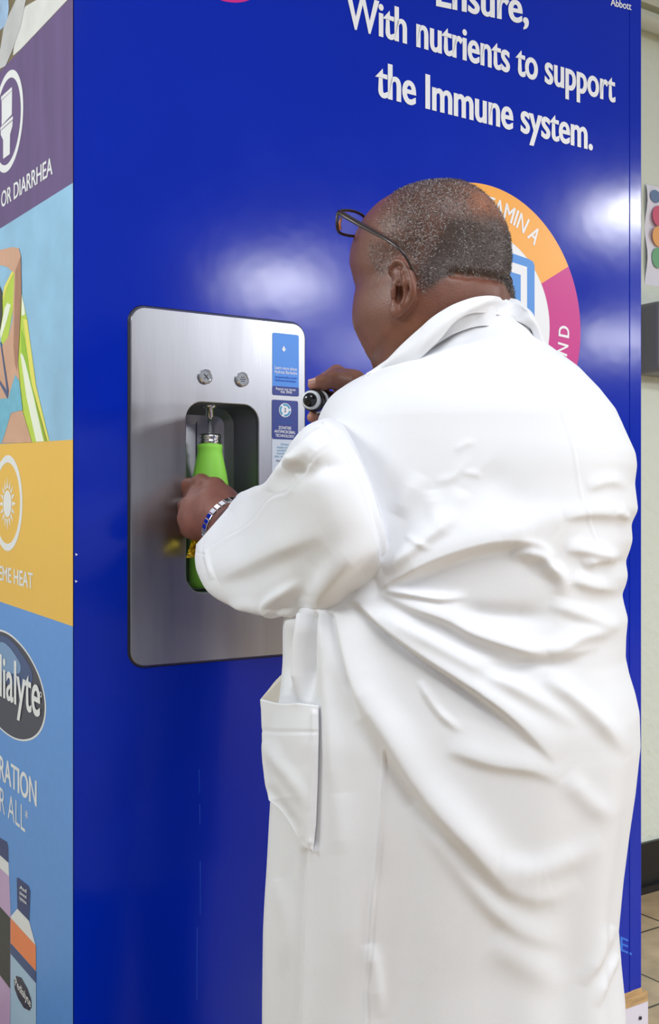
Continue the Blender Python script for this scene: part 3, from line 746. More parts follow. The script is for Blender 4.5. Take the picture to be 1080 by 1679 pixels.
# nape rolls
HM.append(cone(P(722, 508, 1.366), P(782, 492, 1.372), .018, .030, .014))
HM.append(cone(P(782, 492, 1.372), P(808, 487, 1.44), .030, .031, .005))
HM.append(cone(P(808, 487, 1.44), P(796, 488, 1.53), .031, .026, .005))
base = list(HM)
_b0 = list(HM)
def dsurf(px, py, prims=base, d0=1.22, d1=1.6):
    ds = np.linspace(d0, d1, 500); X = np.stack([(px-CX)/F*ds, ds, CH-(py-CY)/F*ds], -1); v = evalp(prims, X)
    i = np.argmax(v < 0); return ds[i] if (v < 0).any() else 1.36
cr_ = [(742, 449), (765, 451), (790, 453), (812, 456), (826, 459)]
cr_ = [P(a, b, dsurf(a, b, list(HM))+.001) for a, b in cr_]
for i in range(4): HM.append(cone(cr_[i], cr_[i+1], .0035, .0035, .007, 's'))
ed = dsurf(650, 470)
for s_ in (1, -1):
    def EP(px, py, out_):
        p = P(px, py, ed-out_*1.3)
        if s_ == 1: return p
        q = (p-HC)@HR.T; q[1] *= -1; return HC+q@HR
    fr = [(640, 449, .002), (641, 437, .006), (650, 428, .009), (661, 430, .014), (669, 441, .018), (675, 457, .021), (677, 473, .022), (676, 488, .019), (669, 500, .014), (660, 509, .009), (651, 516, .006), (645, 511, .004), (645, 503, .003)]
    sm = cat([list(EP(*q)) for q in fr], 30)
    HM.append(ell(EP(658, 470, .008), np.array([hf2, hl, hu]) if s_ == 1 else np.array([hf2, -hl, hu]), (.014, .0055, .030), .004))
    HM.append(cone(EP(655, 450, .006), EP(668, 488, .010), .009, .008, .006))
    HM.append(cone(EP(650, 500, .004), EP(652, 508, .006), .0075, .0065, .005))
    for i in range(len(sm)-1): HM.append(cone(sm[i], sm[i+1], .0036, .0036, .0035))
    HM.append(cone(EP(659, 446, .0165), EP(664, 463, .0175), .0030, .0036, .004))
    HM.append(cone(EP(664, 463, .0175), EP(660, 496, .013), .0040, .0036, .004))
    HM.append(cone(EP(645, 443, .014), EP(656, 461, .017), .0042, .0034, .002, 's'))
    HM.append(ell(EP(653, 480, .012), np.eye(3), (.0065, .012, .0130), .002, 's'))
    HM.append(cone(EP(645, 474, .007), EP(645, 486, .006), .0040, .0036, .003))
    HM.append(cone(EP(644, 464, .007), EP(656, 468, .011), .0022, .002, .002))
lo = np.array([-.045, 1.22, 1.315]); hi = np.array([.285, 1.66, 1.64])
HV, HQ = nets(HM, lo, hi, .0017)
HV = smooth_mesh(HV, HQ, 2, .45)
# match the traced head outline
tgt = np.array([(611, 606), (604.8, 591.7), (595.7, 571.5), (585.5, 551), (578.5, 535), (576.4, 519), (578.5, 494.6), (583, 471), (579, 458), (577, 448), (572.4, 432), (573.4, 413.6), (578.5, 393), (586.6, 373), (599, 353), (620, 331), (641, 318), (672, 303), (703, 295.6), (726.7, 293.6), (758, 296), (781, 307), (804.5, 326.7), (824, 354), (835.6, 385), (838.7, 412), (837.5, 435.6), (834, 458), (842.5, 474), (843, 496)])
def warp_to(V, c, tgt, only=None):
    x, y = proj(V); dx, dy = x-c[0], y-c[1]; ph = np.arctan2(dy, dx); r = np.hypot(dx, dy)
    tp = np.arctan2(tgt[:, 1]-c[1], tgt[:, 0]-c[0]); tr_ = np.hypot(tgt[:, 0]-c[0], tgt[:, 1]-c[1])
    tp = np.unwrap(tp); o_ = np.argsort(tp); tp, tr_ = tp[o_], tr_[o_]
    nb = 240; g = np.linspace(tp[0], tp[-1], nb)
    ph2 = (ph-(tp[0]+tp[-1])/2+math.pi) % (2*math.pi)-math.pi+(tp[0]+tp[-1])/2
    mr = np.zeros(nb); bi = np.round((ph2-tp[0])/(tp[-1]-tp[0])*(nb-1)).astype(int); ok = (bi >= 0) & (bi < nb)
    np.maximum.at(mr, bi[ok], r[ok]); mr = np.where(mr > 0, mr, np.nan)
    s = np.interp(g, tp, tr_)/mr; s = np.where(np.isnan(s), 1, s)
    s = np.convolve(np.pad(s, 2, mode='edge'), np.ones(5)/5, 'valid')
    print('warp', s.min().round(3), s.max().round(3), np.degrees(g[np.argmin(s)]), np.degrees(g[np.argmax(s)]))
    f_ = np.interp(ph2, g, s); out_ = np.minimum(np.abs(ph2-tp[0]), np.abs(ph2-tp[-1]))
    f_ = np.where((ph2 < tp[0]) | (ph2 > tp[-1]), 1+(f_-1)*np.exp(-(out_/.25)**2), f_)
    wr = np.clip(r/np.maximum(np.interp(ph2, g, np.nan_to_num(mr, nan=100)), 1), 0, 1)
    f_ = 1+(f_-1)*wr**2
    V = V.copy(); V[:, 0] = (c[0]+dx*f_-CX)/F*V[:, 1]; V[:, 2] = CH-(c[1]+dy*f_-CY)/F*V[:, 1]
    return V
HV = warp_to(HV, (705, 445), tgt)
HN = vnormals(HV, HQ)

# left hand (on the bottle)
LH = []
k_ = .010
wr_ = P(392, 868, 1.70); pc = P(346, 840, 1.79)
LH.append(cone(wr_, P(362, 846, 1.765), .034, .034, .02))
LH.append(cone(P(362, 845, 1.765), P(326, 846, 1.79), .034, .024, .02)); LH.append(cone(P(350, 822, 1.78), P(322, 852, 1.79), .026, .022, .02)); LH.append(cone(P(350, 858, 1.77), P(322, 862, 1.79), .024, .019, .02))
kn = [(324, 812, 1.815), (314, 830, 1.80), (311, 850, 1.80), (317, 868, 1.812)]
wb_ = [(360, 825, 1.775), (357, 838, 1.77), (354, 850, 1.775), (350, 861, 1.785)]
for (a, b_) in zip(kn, wb_): LH.append(cone(P(*b_), P(*a), .020, .0145, .018))
tips = [[(309, 811, 1.86), (311, 815, 1.895), (322, 818, 1.925)], [(302, 830, 1.845), (306, 831, 1.885), (318, 832, 1.92)],
        [(301, 851, 1.845), (305, 851, 1.885), (317, 850, 1.92)], [(306, 869, 1.85), (309, 869, 1.88), (319, 867, 1.91)]]
for kk, t in zip(kn, tips):
    pts = [kk]+t; rr = [.0128, .0108, .0095, .0078]
    for i in range(3): LH.append(cone(P(*pts[i]), P(*pts[i+1]), rr[i], rr[i+1], .012 if i == 0 else .006))
th = [(372, 820, 1.765), (352, 800, 1.795), (330, 791, 1.825), (308, 797, 1.855), (298, 806, 1.875)]; rr = [.0190, .0155, .0125, .0115, .0095]
for i in range(4): LH.append(cone(P(*th[i]), P(*th[i+1]), rr[i], rr[i+1], .010))
LV, LQ = nets(LH, np.array([-.28, 1.64, 1.09]), np.array([-.11, 1.95, 1.27]), .0017)
LV = smooth_mesh(LV, LQ, 2)

# right hand (holding the black bottle)
RH = []
RH.append(cone(P(600, 655, 1.70), P(575, 640, 1.665), .028, .026, .02))
RH.append(cone(P(578, 628, 1.655), P(552, 618, 1.65), .020, .0145, .014))
rt = [(560, 625, 1.64), (545, 622, 1.625), (528, 627, 1.61), (514, 630.5, 1.60)]; rr = [.0160, .0130, .0105, .0088]
for i in range(3): RH.append(cone(P(*rt[i]), P(*rt[i+1]), rr[i], rr[i+1], .006))
for j, (dy, dd, fl_) in enumerate(((0, 0, 0), (4, .022, 2), (8, .044, 4), (12, .064, 7))):
    k0 = (552+fl_, 612+dy*.3, 1.675+dd); pts = [k0, (534, 622+dy*.3, 1.705+dd), (524, 650, 1.70+dd), (520, 676, 1.665+dd), (512+fl_, 684+dy*.2, 1.612+dd)]
    r4 = [.0125, .0108, .0100, .0092, .0082]
    RH.append(cone(P(580, 645, 1.70+dd*.6), P(*k0), .016, .0125, .012))
    for i in range(4): RH.append(cone(P(*pts[i]), P(*pts[i+1]), r4[i], r4[i+1], .004))
RV, RQ = nets(RH, np.array([-.06, 1.57, 1.26]), np.array([.09, 1.82, 1.44]), .0018)
RV = smooth_mesh(RV, RQ, 2)

# torso, arms and legs under the clothes (coarse, hidden by the coat)
BD = []
TX = .165; TY = 1.46
BD.append(ell((TX, TY, 1.20), np.eye(3), (.19, .16, .20), .05)); BD.append(ell((TX-.02, TY, .92), np.eye(3), (.20, .17, .22), .08))
BD.append(cone((TX, TY, 1.28), NB, .12, .085, .05))
ls = P(600, 790, 1.40); le = P(490, 930, 1.50); lw = wr_
BD += [cone((TX, TY, 1.27), ls, .08, .06, .04), cone(ls, le, .058, .048, .03), cone(le, lw, .046, .031, .02)]
rsh = (TX+.13, TY+.10, 1.27); re_ = P(850, 950, 1.78); rw = P(600, 655, 1.70)
BD += [cone((TX, TY, 1.27), rsh, .08, .06, .04), cone(rsh, re_, .056, .046, .03), cone(re_, rw, .044, .028, .02)]
for (fx, fy) in ((TX-.10, TY-.03), (TX+.10, TY+.05)):
    BD += [cone((fx*.9+TX*.1, fy, .82), (fx, fy+.01, .48), .095, .062, .05), cone((fx, fy+.01, .48), (fx, fy, .10), .058, .038, .02), cone((fx, fy, .075), (fx-.09, fy+.12, .045), .038, .028, .02)]
BV, BQ = nets(BD, np.array([-.25, 1.15, .005]), np.array([.50, 1.95, 1.42]), .011)
BV = smooth_mesh(BV, BQ, 1)

person = thing('person', 'person in a long white coat filling a bottle, seen from behind', 'person', (TX, TY, 0))
# colouring: scalp hair stubble, cheeks, palms
x, y = proj(HV)
q = (HV-HC)@HR.T; far = q[:, 1] < 0; qm = q.copy(); qm[:, 1] = np.abs(qm[:, 1]); xm, ym = proj(HC+qm@HR)
x2 = np.where(far, xm, x); y2 = np.where(far, ym, y)
def inpoly(px, py, poly):
    poly = np.asarray(poly, float); ins = np.zeros(px.shape, bool); n = len(poly)
    for i in range(n):
        x0, y0 = poly[i]; x1, y1 = poly[(i+1) % n]
        c_ = ((y0 > py) != (y1 > py)); xi = (x1-x0)*(py-y0)/(y1-y0+1e-12)+x0; ins ^= c_ & (px < xi)
    return ins
hairpoly = [(618, 360), (628, 335), (650, 312), (700, 280), (760, 280), (850, 300), (860, 458), (834, 459), (790, 452), (745, 447), (722, 458), (700, 478), (684, 470), (680, 440), (672, 420), (655, 408), (638, 396), (625, 380)]
sidepoly = [(606, 400), (640, 398), (656, 412), (644, 426), (636, 445), (628, 455), (618, 445), (608, 425)]
m1 = inpoly(x2, y2, hairpoly).astype(float); m2 = inpoly(x2, y2, sidepoly).astype(float)*.5
bald = np.exp(-(((x2-795)/36)**2+((y2-325)/42)**2)); dens = np.clip(m1*(1-.9*bald)*np.clip((x2-600)/70, .15, 1)+m2, 0, 1)
def diffuse(a, V, Q, it):
    A = a[:, None]
    return smooth_mesh(np.repeat(A, 3, 1), Q, it, .6)[:, 0]
dens = diffuse(dens, HV, HQ, 10)
darkz = diffuse((inpoly(x2, y2, [(735, 360), (800, 350), (850, 390), (850, 462), (760, 452), (700, 470), (690, 440)])).astype(float), HV, HQ, 30)
skin0 = np.array(lin((112, 70, 56))[:3]); skin_w = np.array(lin((142, 92, 68))[:3]); scalp = np.array(lin((74, 56, 50))[:3]); dark = np.array(lin((52, 42, 38))[:3])
col = np.tile(skin0, (len(HV), 1))
wm = np.clip(bald*1.0+.6*np.exp(-(((x2-690)/60)**2+((y2-560)/40)**2)), 0, 1)[:, None]
col = col*(1-wm)+skin_w*wm
dd = (dens*.5)[:, None]; col = col*(1-dd)+scalp*dd
dd = (darkz*np.clip(dens*1.2, 0, 1)*.75)[:, None]; col = col*(1-dd)+dark*dd
AV = np.vstack([HV, LV, RV, BV]); AQ = np.vstack([HQ, LQ+len(HV), RQ+len(HV)+len(LV), BQ+len(HV)+len(LV)+len(RV)])
hc = np.array(lin((128, 82, 68))[:3]); lcol = np.tile(hc, (len(LV), 1))
rcol = np.tile(np.array(lin((138, 92, 72))[:3]), (len(RV), 1))
xr, yr = proj(RV); pk = np.clip(np.maximum((522-xr)/12, 0), 0, 1)[:, None]; rcol = rcol*(1-pk*.6)+np.array(lin((200, 140, 120))[:3])*pk*.6
bcol = np.tile(skin0, (len(BV), 1))
cols = np.ones((len(AV), 4)); cols[:, :3] = np.vstack([col, lcol, rcol, bcol])
bodyo = mesh('body', AV, AQ, 'skin', person, True, cols=cols)

# hair strands
rs = np.random.RandomState(3)
fc_ = HV[HQ].mean(1); fd = dens[HQ].mean(1); fdark = darkz[HQ].mean(1); fn = HN[HQ].mean(1)
pr_ = fd/fd.sum(); pick = rs.choice(len(HQ), 26000, p=pr_)
V = []; colh = []
c0_ = fc_[pick]+rs.uniform(-.0009, .0009, (len(pick), 3)); n_ = fn[pick]; n_ /= np.linalg.norm(n_, axis=1, keepdims=True)
rnd = rs.normal(size=(len(pick), 3)); flow = -hf2*.3-UP*.5+rnd*1.0; tdir = flow-n_*np.sum(flow*n_, 1, keepdims=True); tdir /= np.linalg.norm(tdir, axis=1, keepdims=True)
sdv = np.cross(n_, tdir); ln = rs.uniform(.0018, .0042, (len(pick), 1)); wdt = rs.uniform(.00011, .00020, (len(pick), 1))
p0 = c0_-n_*.0004; p1 = p0+n_*ln*.45+tdir*ln*.35; p2 = p0+n_*ln*.55+tdir*ln*.9
HVv = np.stack([p0-sdv*wdt, p0+sdv*wdt, p1+sdv*wdt, p1-sdv*wdt, p2+sdv*wdt*.4, p2-sdv*wdt*.4], 1).reshape(-1, 3)
nI = np.arange(len(pick))[:, None]*6; HF = np.vstack([nI+np.array([[0, 1, 2, 3]]), nI+np.array([[3, 2, 4, 5]])])
grey = (rs.rand(len(pick)) < (.44-.34*fdark[pick]))
hcol = np.where(grey[:, None], np.array([[.50, .47, .45]])*rs.uniform(.55, 1.1, (len(pick), 1)), np.array([[.035, .028, .026]])*rs.uniform(.6, 2.0, (len(pick), 1)))
hcol = np.hstack([np.repeat(hcol, 6, 0), np.ones((len(pick)*6, 1))])
ho = mesh('hair', HVv, HF, 'hair', person, False, label='closely cropped grizzled grey hair', cols=hcol); ho['kind'] = 'stuff'

# thumb nail
nv = []
for j in range(5):
    for i in range(5):
        u, v = i/4, j/4; px = 505+u*12; py = 629-3.5*u+(v-.5)*9-2*(1-(2*v-1)**2)*.6-3
        nv.append(P(px, py+1.0, 1.5905-.0018*(1-(2*v-1)**2)+.001*u))
mesh('thumbnail', nv, [(j*5+i, j*5+i+1, (j+1)*5+i+1, (j+1)*5+i) for j in range(4) for i in range(4)], 'nail', person, True)

# ------------------------------------------------------------------ clothes
def grid_faces(nr, nc, closed=True):
    i = np.arange(nr-1)[:, None]; m = nc if closed else nc-1; j = np.arange(m)[None]
    j2 = (j+1) % nc
    return np.stack([i*nc+j, i*nc+j2, (i+1)*nc+j2, (i+1)*nc+j], -1).reshape(-1, 4)
def gnormal(G, closed=True):
    du = (np.roll(G, -1, 1)-np.roll(G, 1, 1)) if closed else np.gradient(G, axis=1); dv = np.gradient(G, axis=0)
    n = np.cross(du, dv); return n/(np.linalg.norm(n, axis=-1, keepdims=True)+1e-12)
def sculpt(G, strokes, closed=True, flip=1):
    """displace the cloth along its normal with fold strokes; each: (points, height, width above, width below, taper)"""
    n = gnormal(G, closed)*flip; x, y = proj(G); view = G-np.array([0, 0, CH]); view /= np.linalg.norm(view, axis=-1, keepdims=True)
    fac = np.clip((-(n*view).sum(-1)+.05)/.3, 0, 1)
    D = np.zeros(x.shape)
    for stt in strokes:
        pts, h, wa, wb = stt[:4]; tp = stt[4] if len(stt) > 4 else (1, 1)
        pts = cat(pts, 26) if len(pts) > 2 else np.array(pts, float)
        bx0, bx1 = pts[:, 0].min()-3*max(wa, wb), pts[:, 0].max()+3*max(wa, wb); by0, by1 = pts[:, 1].min()-3*max(wa, wb), pts[:, 1].max()+3*max(wa, wb)
        mk = (x > bx0) & (x < bx1) & (y > by0) & (y < by1)
        if not mk.any(): continue
        xx, yy = x[mk], y[mk]; best = np.full(xx.shape, 1e9); sg = np.zeros(xx.shape); tt = np.zeros(xx.shape); n_s = len(pts)-1
        for i in range(n_s):
            a, b = pts[i], pts[i+1]; ab = b-a; L2 = ab@ab+1e-9; t = ((xx-a[0])*ab[0]+(yy-a[1])*ab[1])/L2; tc_ = np.clip(t, 0, 1)
            dx, dy = xx-a[0]-tc_*ab[0], yy-a[1]-tc_*ab[1]; d = np.hypot(dx, dy); up_ = d < best
            best = np.where(up_, d, best); sg = np.where(up_, ab[0]*dy-ab[1]*dx, sg); tt = np.where(up_, (i+tc_)/n_s, tt)
        wd_ = np.where(sg > 0, wb, wa)
        prof = np.exp(-(best/wd_)**2)
        tap = 1.0
        if tp[0]: tap = tap*np.clip(tt/.22, 0, 1)**.7
        if tp[1]: tap = tap*np.clip((1-tt)/.35, 0, 1)
        D[mk] += h*prof*tap
    return G+n*(D*fac)[..., None]
def sil_loft(prs, nr, nc, expo=2.3, shrink=.985):
    """prs rows: Tx,Ty, Bx,By, centre depth, half depth"""
    R_ = cat(prs, nr); th_ = np.linspace(0, 2*math.pi, nc, endpoint=False)
    cen = np.array([P((r[0]+r[2])/2, (r[1]+r[3])/2, r[4]) for r in R_]); G = np.zeros((nr, nc, 3))
    tan = np.gradient(cen, axis=0); tan /= np.linalg.norm(tan, axis=1, keepdims=True)
    for i, r in enumerate(R_):
        a = P(r[0], r[1], r[4]); b = P(r[2], r[3], r[4]); u = (a-b)/2*shrink
        un = u/np.linalg.norm(u); v = np.cross(tan[i], un); v /= np.linalg.norm(v)
        if v[1] > 0: v = -v
        vd = cen[i]-np.array([0, 0, CH]); vd = -vd/np.linalg.norm(vd); vd -= un*(vd@un); v = vd/np.linalg.norm(vd)
        c_, s_ = np.cos(th_), np.sin(th_); e = 2/expo
        G[i] = cen[i]+np.outer(np.sign(c_)*np.abs(c_)**e, u)+np.outer(np.sign(s_)*np.abs(s_)**e, v*r[5])
    return G

# torso rows: right x, y, left x, y, depth, half depth
RT = [(497, 848), (504, 858), (520, 872), (545, 880), (568, 883), (590, 912), (614, 944), (647, 976), (679, 1000), (716, 1016), (748, 1030), (767, 1032), (795, 1028), (820, 1031), (836, 1033), (850, 1026), (858, 1022), (883, 1024), (900, 1019), (915, 1013), (938, 1017), (952, 1014), (966, 1008), (980, 1011), (1005, 1018), (1034, 1015), (1065, 1014), (1092, 1020), (1120, 1029), (1151, 1036), (1203, 1038), (1273, 1031), (1337, 1022), (1413, 1013), (1495, 1006), (1571, 1012), (1629, 1018), (1679, 1019), (1760, 1024)]
LT = [(497, 752), (504, 735), (520, 722), (545, 704), (568, 686), (590, 645), (614, 606), (630, 570), (650, 540), (664, 529), (681, 520), (698, 515), (728, 512), (800, 510), (900, 498), (960, 482), (1000, 464), (1012, 460), (1080, 459), (1130, 455), (1180, 446), (1320, 440), (1400, 437), (1500, 432), (1600, 430.5), (1679, 430), (1760, 428)]
CD = [(497, 1.46, .04), (520, 1.455, .076), (545, 1.45, .104), (568, 1.45, .122), (614, 1.45, .165), (680, 1.455, .205), (760, 1.46, .225), (900, 1.46, .235), (1000, 1.455, .230), (1150, 1.45, .238), (1300, 1.45, .230), (1500, 1.45, .215), (1760, 1.45, .21)]
ys = np.r_[np.linspace(499, 700, 120, endpoint=False), np.linspace(700, 1760, 440)]
RTa, LTa, CDa = map(np.array, (RT, LT, CD))
def pch(xq, xs, fs):
    m = np.interp(xq, xs, fs); return m
rx = np.interp(ys, RTa[:, 0], RTa[:, 1]); lx = np.interp(ys, LTa[:, 0], LTa[:, 1])
def sm1(a, k): return np.convolve(np.pad(a, k, mode='edge'), np.ones(2*k+1)/(2*k+1), 'valid')
rx = sm1(rx, 2); lx = sm1(lx, 4); cd = sm1(np.interp(ys, CDa[:, 0], CDa[:, 1]), 10); hd = sm1(np.interp(ys, CDa[:, 0], CDa[:, 2]), 10)
nc = 560; th_ = np.linspace(0, 2*math.pi, nc, endpoint=False); e = 2/2.25
c_, s_ = np.cos(th_), -np.sin(th_)
cs = np.sign(c_)*np.abs(c_)**e; sn = np.sign(s_)*np.abs(s_)**e
G = np.zeros((len(ys), nc, 3))
xc = (rx+lx)/2; hw = (rx-lx)/2*.985
X3 = (xc-CX)/F*cd; W3 = hw/F*cd
G[:, :, 0] = X3[:, None]+W3[:, None]*cs; G[:, :, 1] = cd[:, None]+hd[:, None]*sn
G[:, :, 2] = (CH-(ys-CY)/F*cd)[:, None]
# loose vertical drape all round the lower coat
dr_ = np.clip((ys-1050)/400, 0, 1)[:, None]*(.0035*np.sin(th_*9+.7)+.0025*np.sin(th_*15+2))[None]
bk = (np.sin(th_) < 0)[None] | True
nG = gnormal(G); flipT = 1 if (nG[300, nc//4]*np.array([0, -1, 0])).sum() > 0 else -1
if c_[0] and flipT: pass
if (nG[300, :, :]*(G[300]-G[300].mean(0))).sum() < 0: flipT = -1
else: flipT = 1
G = G+nG*flipT*(dr_*1.0)[..., None]*np.clip(-np.sin(-th_)*0+1, 0, 1)[None, :, None]
U_ = lambda pts: [(560+x/2.16, 480+y/2.16) for x, y in pts]
W_ = lambda pts: [(430+x/1.714, 900+y/1.714) for x, y in pts]
ST = [
 # billow of the back over the waist
 ([(622, 963), (660, 946), (700, 926), (750, 905), (800, 891), (850, 887), (885, 893), (915, 915)], .020, 58, 9),
 (W_([(700, 5), (775, 20), (800, 50), (835, 90), (828, 130)]), .012, 14, 10),
 (W_([(350, 118), (420, 128), (500, 140), (580, 135)]), .008, 9, 5),
 (W_([(330, 118), (430, 165), (520, 200), (590, 240), (720, 285), (800, 300), (950, 270)]), .015, 24, 9),
 (W_([(540, 170), (620, 185), (720, 190), (830, 190)]), -.008, 16, 16),
 (W_([(250, 135), (350, 222), (450, 300), (560, 375), (650, 440), (730, 505), (830, 600)]), .017, 32, 7),
 (W_([(262, 152), (350, 240), (450, 315), (560, 390), (650, 455), (730, 520)]), -.012, 3, 9),
 (W_([(340, 175), (480, 260), (600, 330), (760, 420), (900, 500)]), .009, 18, 13),
 (W_([(590, 350), (700, 330), (800, 310), (900, 330)]), -.006, 12, 14),
 (W_([(200, 180), (225, 270), (262, 360), (350, 520), (450, 670), (560, 800), (640, 890), (700, 950), (790, 975), (890, 930)]), .016, 34, 20),
 (W_([(300, 470), (400, 660), (520, 810), (620, 930), (700, 1010)]), -.006, 10, 22),
 (W_([(420, 720), (560, 900), (660, 1020), (760, 1085), (870, 1110)]), .006, 26, 16),
 (W_([(440, 370), (475, 430), (510, 475), (560, 517)]), .005, 8, 5),
 (W_([(520, 560), (640, 600), (760, 620), (850, 660)]), .006, 26, 10),
 (W_([(660, 880), (760, 900), (860, 870), (960, 820)]), .005, 20, 22),
 (W_([(790, 360), (870, 420), (950, 490), (1030, 580)]), .008, 18, 12),
 (W_([(800, 300), (880, 250), (960, 230), (1005, 200)]), .006, 14, 12),
 (W_([(850, 640), (930, 720), (1000, 760)]), .004, 18, 18),
 (W_([(985, 1060), (950, 1140), (900, 1230)]), .005, 8, 12),
 (W_([(1000, 1140), (970, 1200), (940, 1290)]), .004, 6, 8),
 (W_([(640, 1100), (760, 1180), (860, 1240)]), .004, 30, 26),
 (W_([(300, 1110), (320, 1200), (330, 1320)]), .004, 12, 12),
 (W_([(900, 50), (940, 30), (1000, 30)]), .007, 12, 8),
 # right edge ripples
 ([(920, 848), (970, 842), (1036, 846)], .0045, 16, 7), ([(925, 900), (970, 905), (1024, 912)], .0055, 14, 7),
 ([(935, 950), (970, 962), (1014, 966)], .005, 14, 7), ([(900, 990), (960, 1012), (1018, 1030)], .005, 18, 9),
 ([(960, 800), (1000, 790), (1032, 800)], .0035, 14, 8),
 # upper back wrinkles
 (U_([(160, 985), (240, 935), (330, 855), (420, 790)]), .007, 16, 10), (U_([(200, 790), (250, 700), (280, 640)]), .0045, 16, 16),
 (U_([(235, 860), (290, 895), (325, 920)]), .003, 5, 5), (U_([(400, 560), (440, 535), (480, 530)]), .0012, 6, 6), (U_([(330, 670), (400, 650), (455, 575)]), .0014, 8, 7),
 (U_([(430, 640), (460, 640), (500, 655)]), .0014, 6, 5), (U_([(320, 700), (330, 780), (380, 870)]), .004, 16, 12), (U_([(500, 620), (600, 720), (700, 780)]), -.003, 30, 30),
 (U_([(430, 700), (400, 760), (370, 830)]), .003, 14, 14), (U_([(560, 880), (640, 830), (760, 800), (860, 830)]), .004, 20, 24),
 (U_([(970, 770), (1000, 790), (1020, 780)]), .0035, 10, 6),
 # centre back seam, yoke seam, vent
 (U_([(670, 215), (700, 290), (760, 370), (820, 540), (850, 720), (900, 870)]), .0012, 3, 3, (0, 0)),
 (U_([(675, 220), (705, 290), (765, 370), (825, 540), (855, 720), (905, 870)]), -.0010, 2, 2, (0, 0)),
 ([(690, 592), (707, 587), (758, 570), (812, 563), (882, 568)], -.0022, 2.5, 2.5, (0, 0)), ([(690, 595), (707, 591), (758, 574), (812, 567), (882, 572)], .0016, 3, 3, (0, 0)),
 ([(631, 1230), (629, 1330), (616, 1460), (604, 1600), (600, 1700)], -.0025, 2, 2, (0, 0)), ([(627, 1230), (625, 1330), (612, 1460), (600, 1600), (596, 1700)], .0025, 5, 2, (0, 0)),
 # pleats below the arm
 ([(484, 1012), (474, 1060), (470, 1140)], -.014, 7, 7, (0, 1)), ([(500, 1012), (493, 1080), (492, 1160)], .012, 8, 8, (0, 1)),
 ([(517, 1012), (512, 1070), (506, 1150)], -.012, 7, 7, (0, 1)), ([(542, 1012), (556, 1060), (580, 1140), (590, 1180)], -.010, 5, 10, (0, 1)),
 ([(529, 1012), (534, 1080), (545, 1200), (560, 1400)], .007, 12, 14, (0, 1)),
 # front hanging panel
 ([(513, 1395), (508, 1440), (503, 1520), (497, 1679)], .006, 10, 6, (0, 0)), ([(500, 1400), (493, 1500), (486, 1679)], -.004, 12, 8, (0, 0)),
 ([(455, 1440), (470, 1520), (462, 1600)], .003, 12, 12), ([(560, 1300), (565, 1450), (560, 1650)], .004, 24, 24),
 # collar dip folds
 (U_([(350, 215), (450, 130), (530, 95), (620, 110)]), .003, 10, 8),
]
G = sculpt(G, ST, True, flipT)
GT = G
coat = mesh('coat', G.reshape(-1, 3), grid_faces(*G.shape[:2]), 'coat_white', person, True, label='long white laboratory coat'); addmod(coat, 'SOLIDIFY', thickness=.0015, offset=-flipT)
TVn = GT.reshape(-1, 3); tx, ty = proj(TVn)
def tdep(px, py):
    m_ = (np.abs(tx-px) < 6) & (np.abs(ty-py) < 6)
    return TVn[m_, 1].min() if m_.any() else 1.46

# left sleeve
SL = [(590, 730, 672, 890, 1.43, .05), (572, 702, 668, 915, 1.38, .085), (552, 688, 658, 938, 1.345, .10), (530, 685, 640, 960, 1.325, .105), (500, 698, 587, 984, 1.32, .105), (478, 722, 541, 1006, 1.34, .098),
      (461, 752, 500, 1010, 1.385, .088), (446, 778, 462, 1012, 1.43, .083), (432, 792, 422, 1009, 1.495, .074), (418, 797, 374, 993, 1.58, .064), (407, 802, 342, 973, 1.625, .056), (400, 805, 325, 945, 1.66, .050), (397, 806, 319, 920, 1.685, .046), (394, 809, 321, 893, 1.70, .042)]
G = sil_loft(SL, 330, 330, 2.2)
nG = gnormal(G); fs = 1 if (nG[150]*(G[150]-G[150].mean(0))).sum() > 0 else -1
V3 = lambda pts: [(300+x/2.7, 640+y/2.7) for x, y in pts]
V4 = lambda pts: [(430+x/6.353, 530+y/6.353) for x, y in pts]
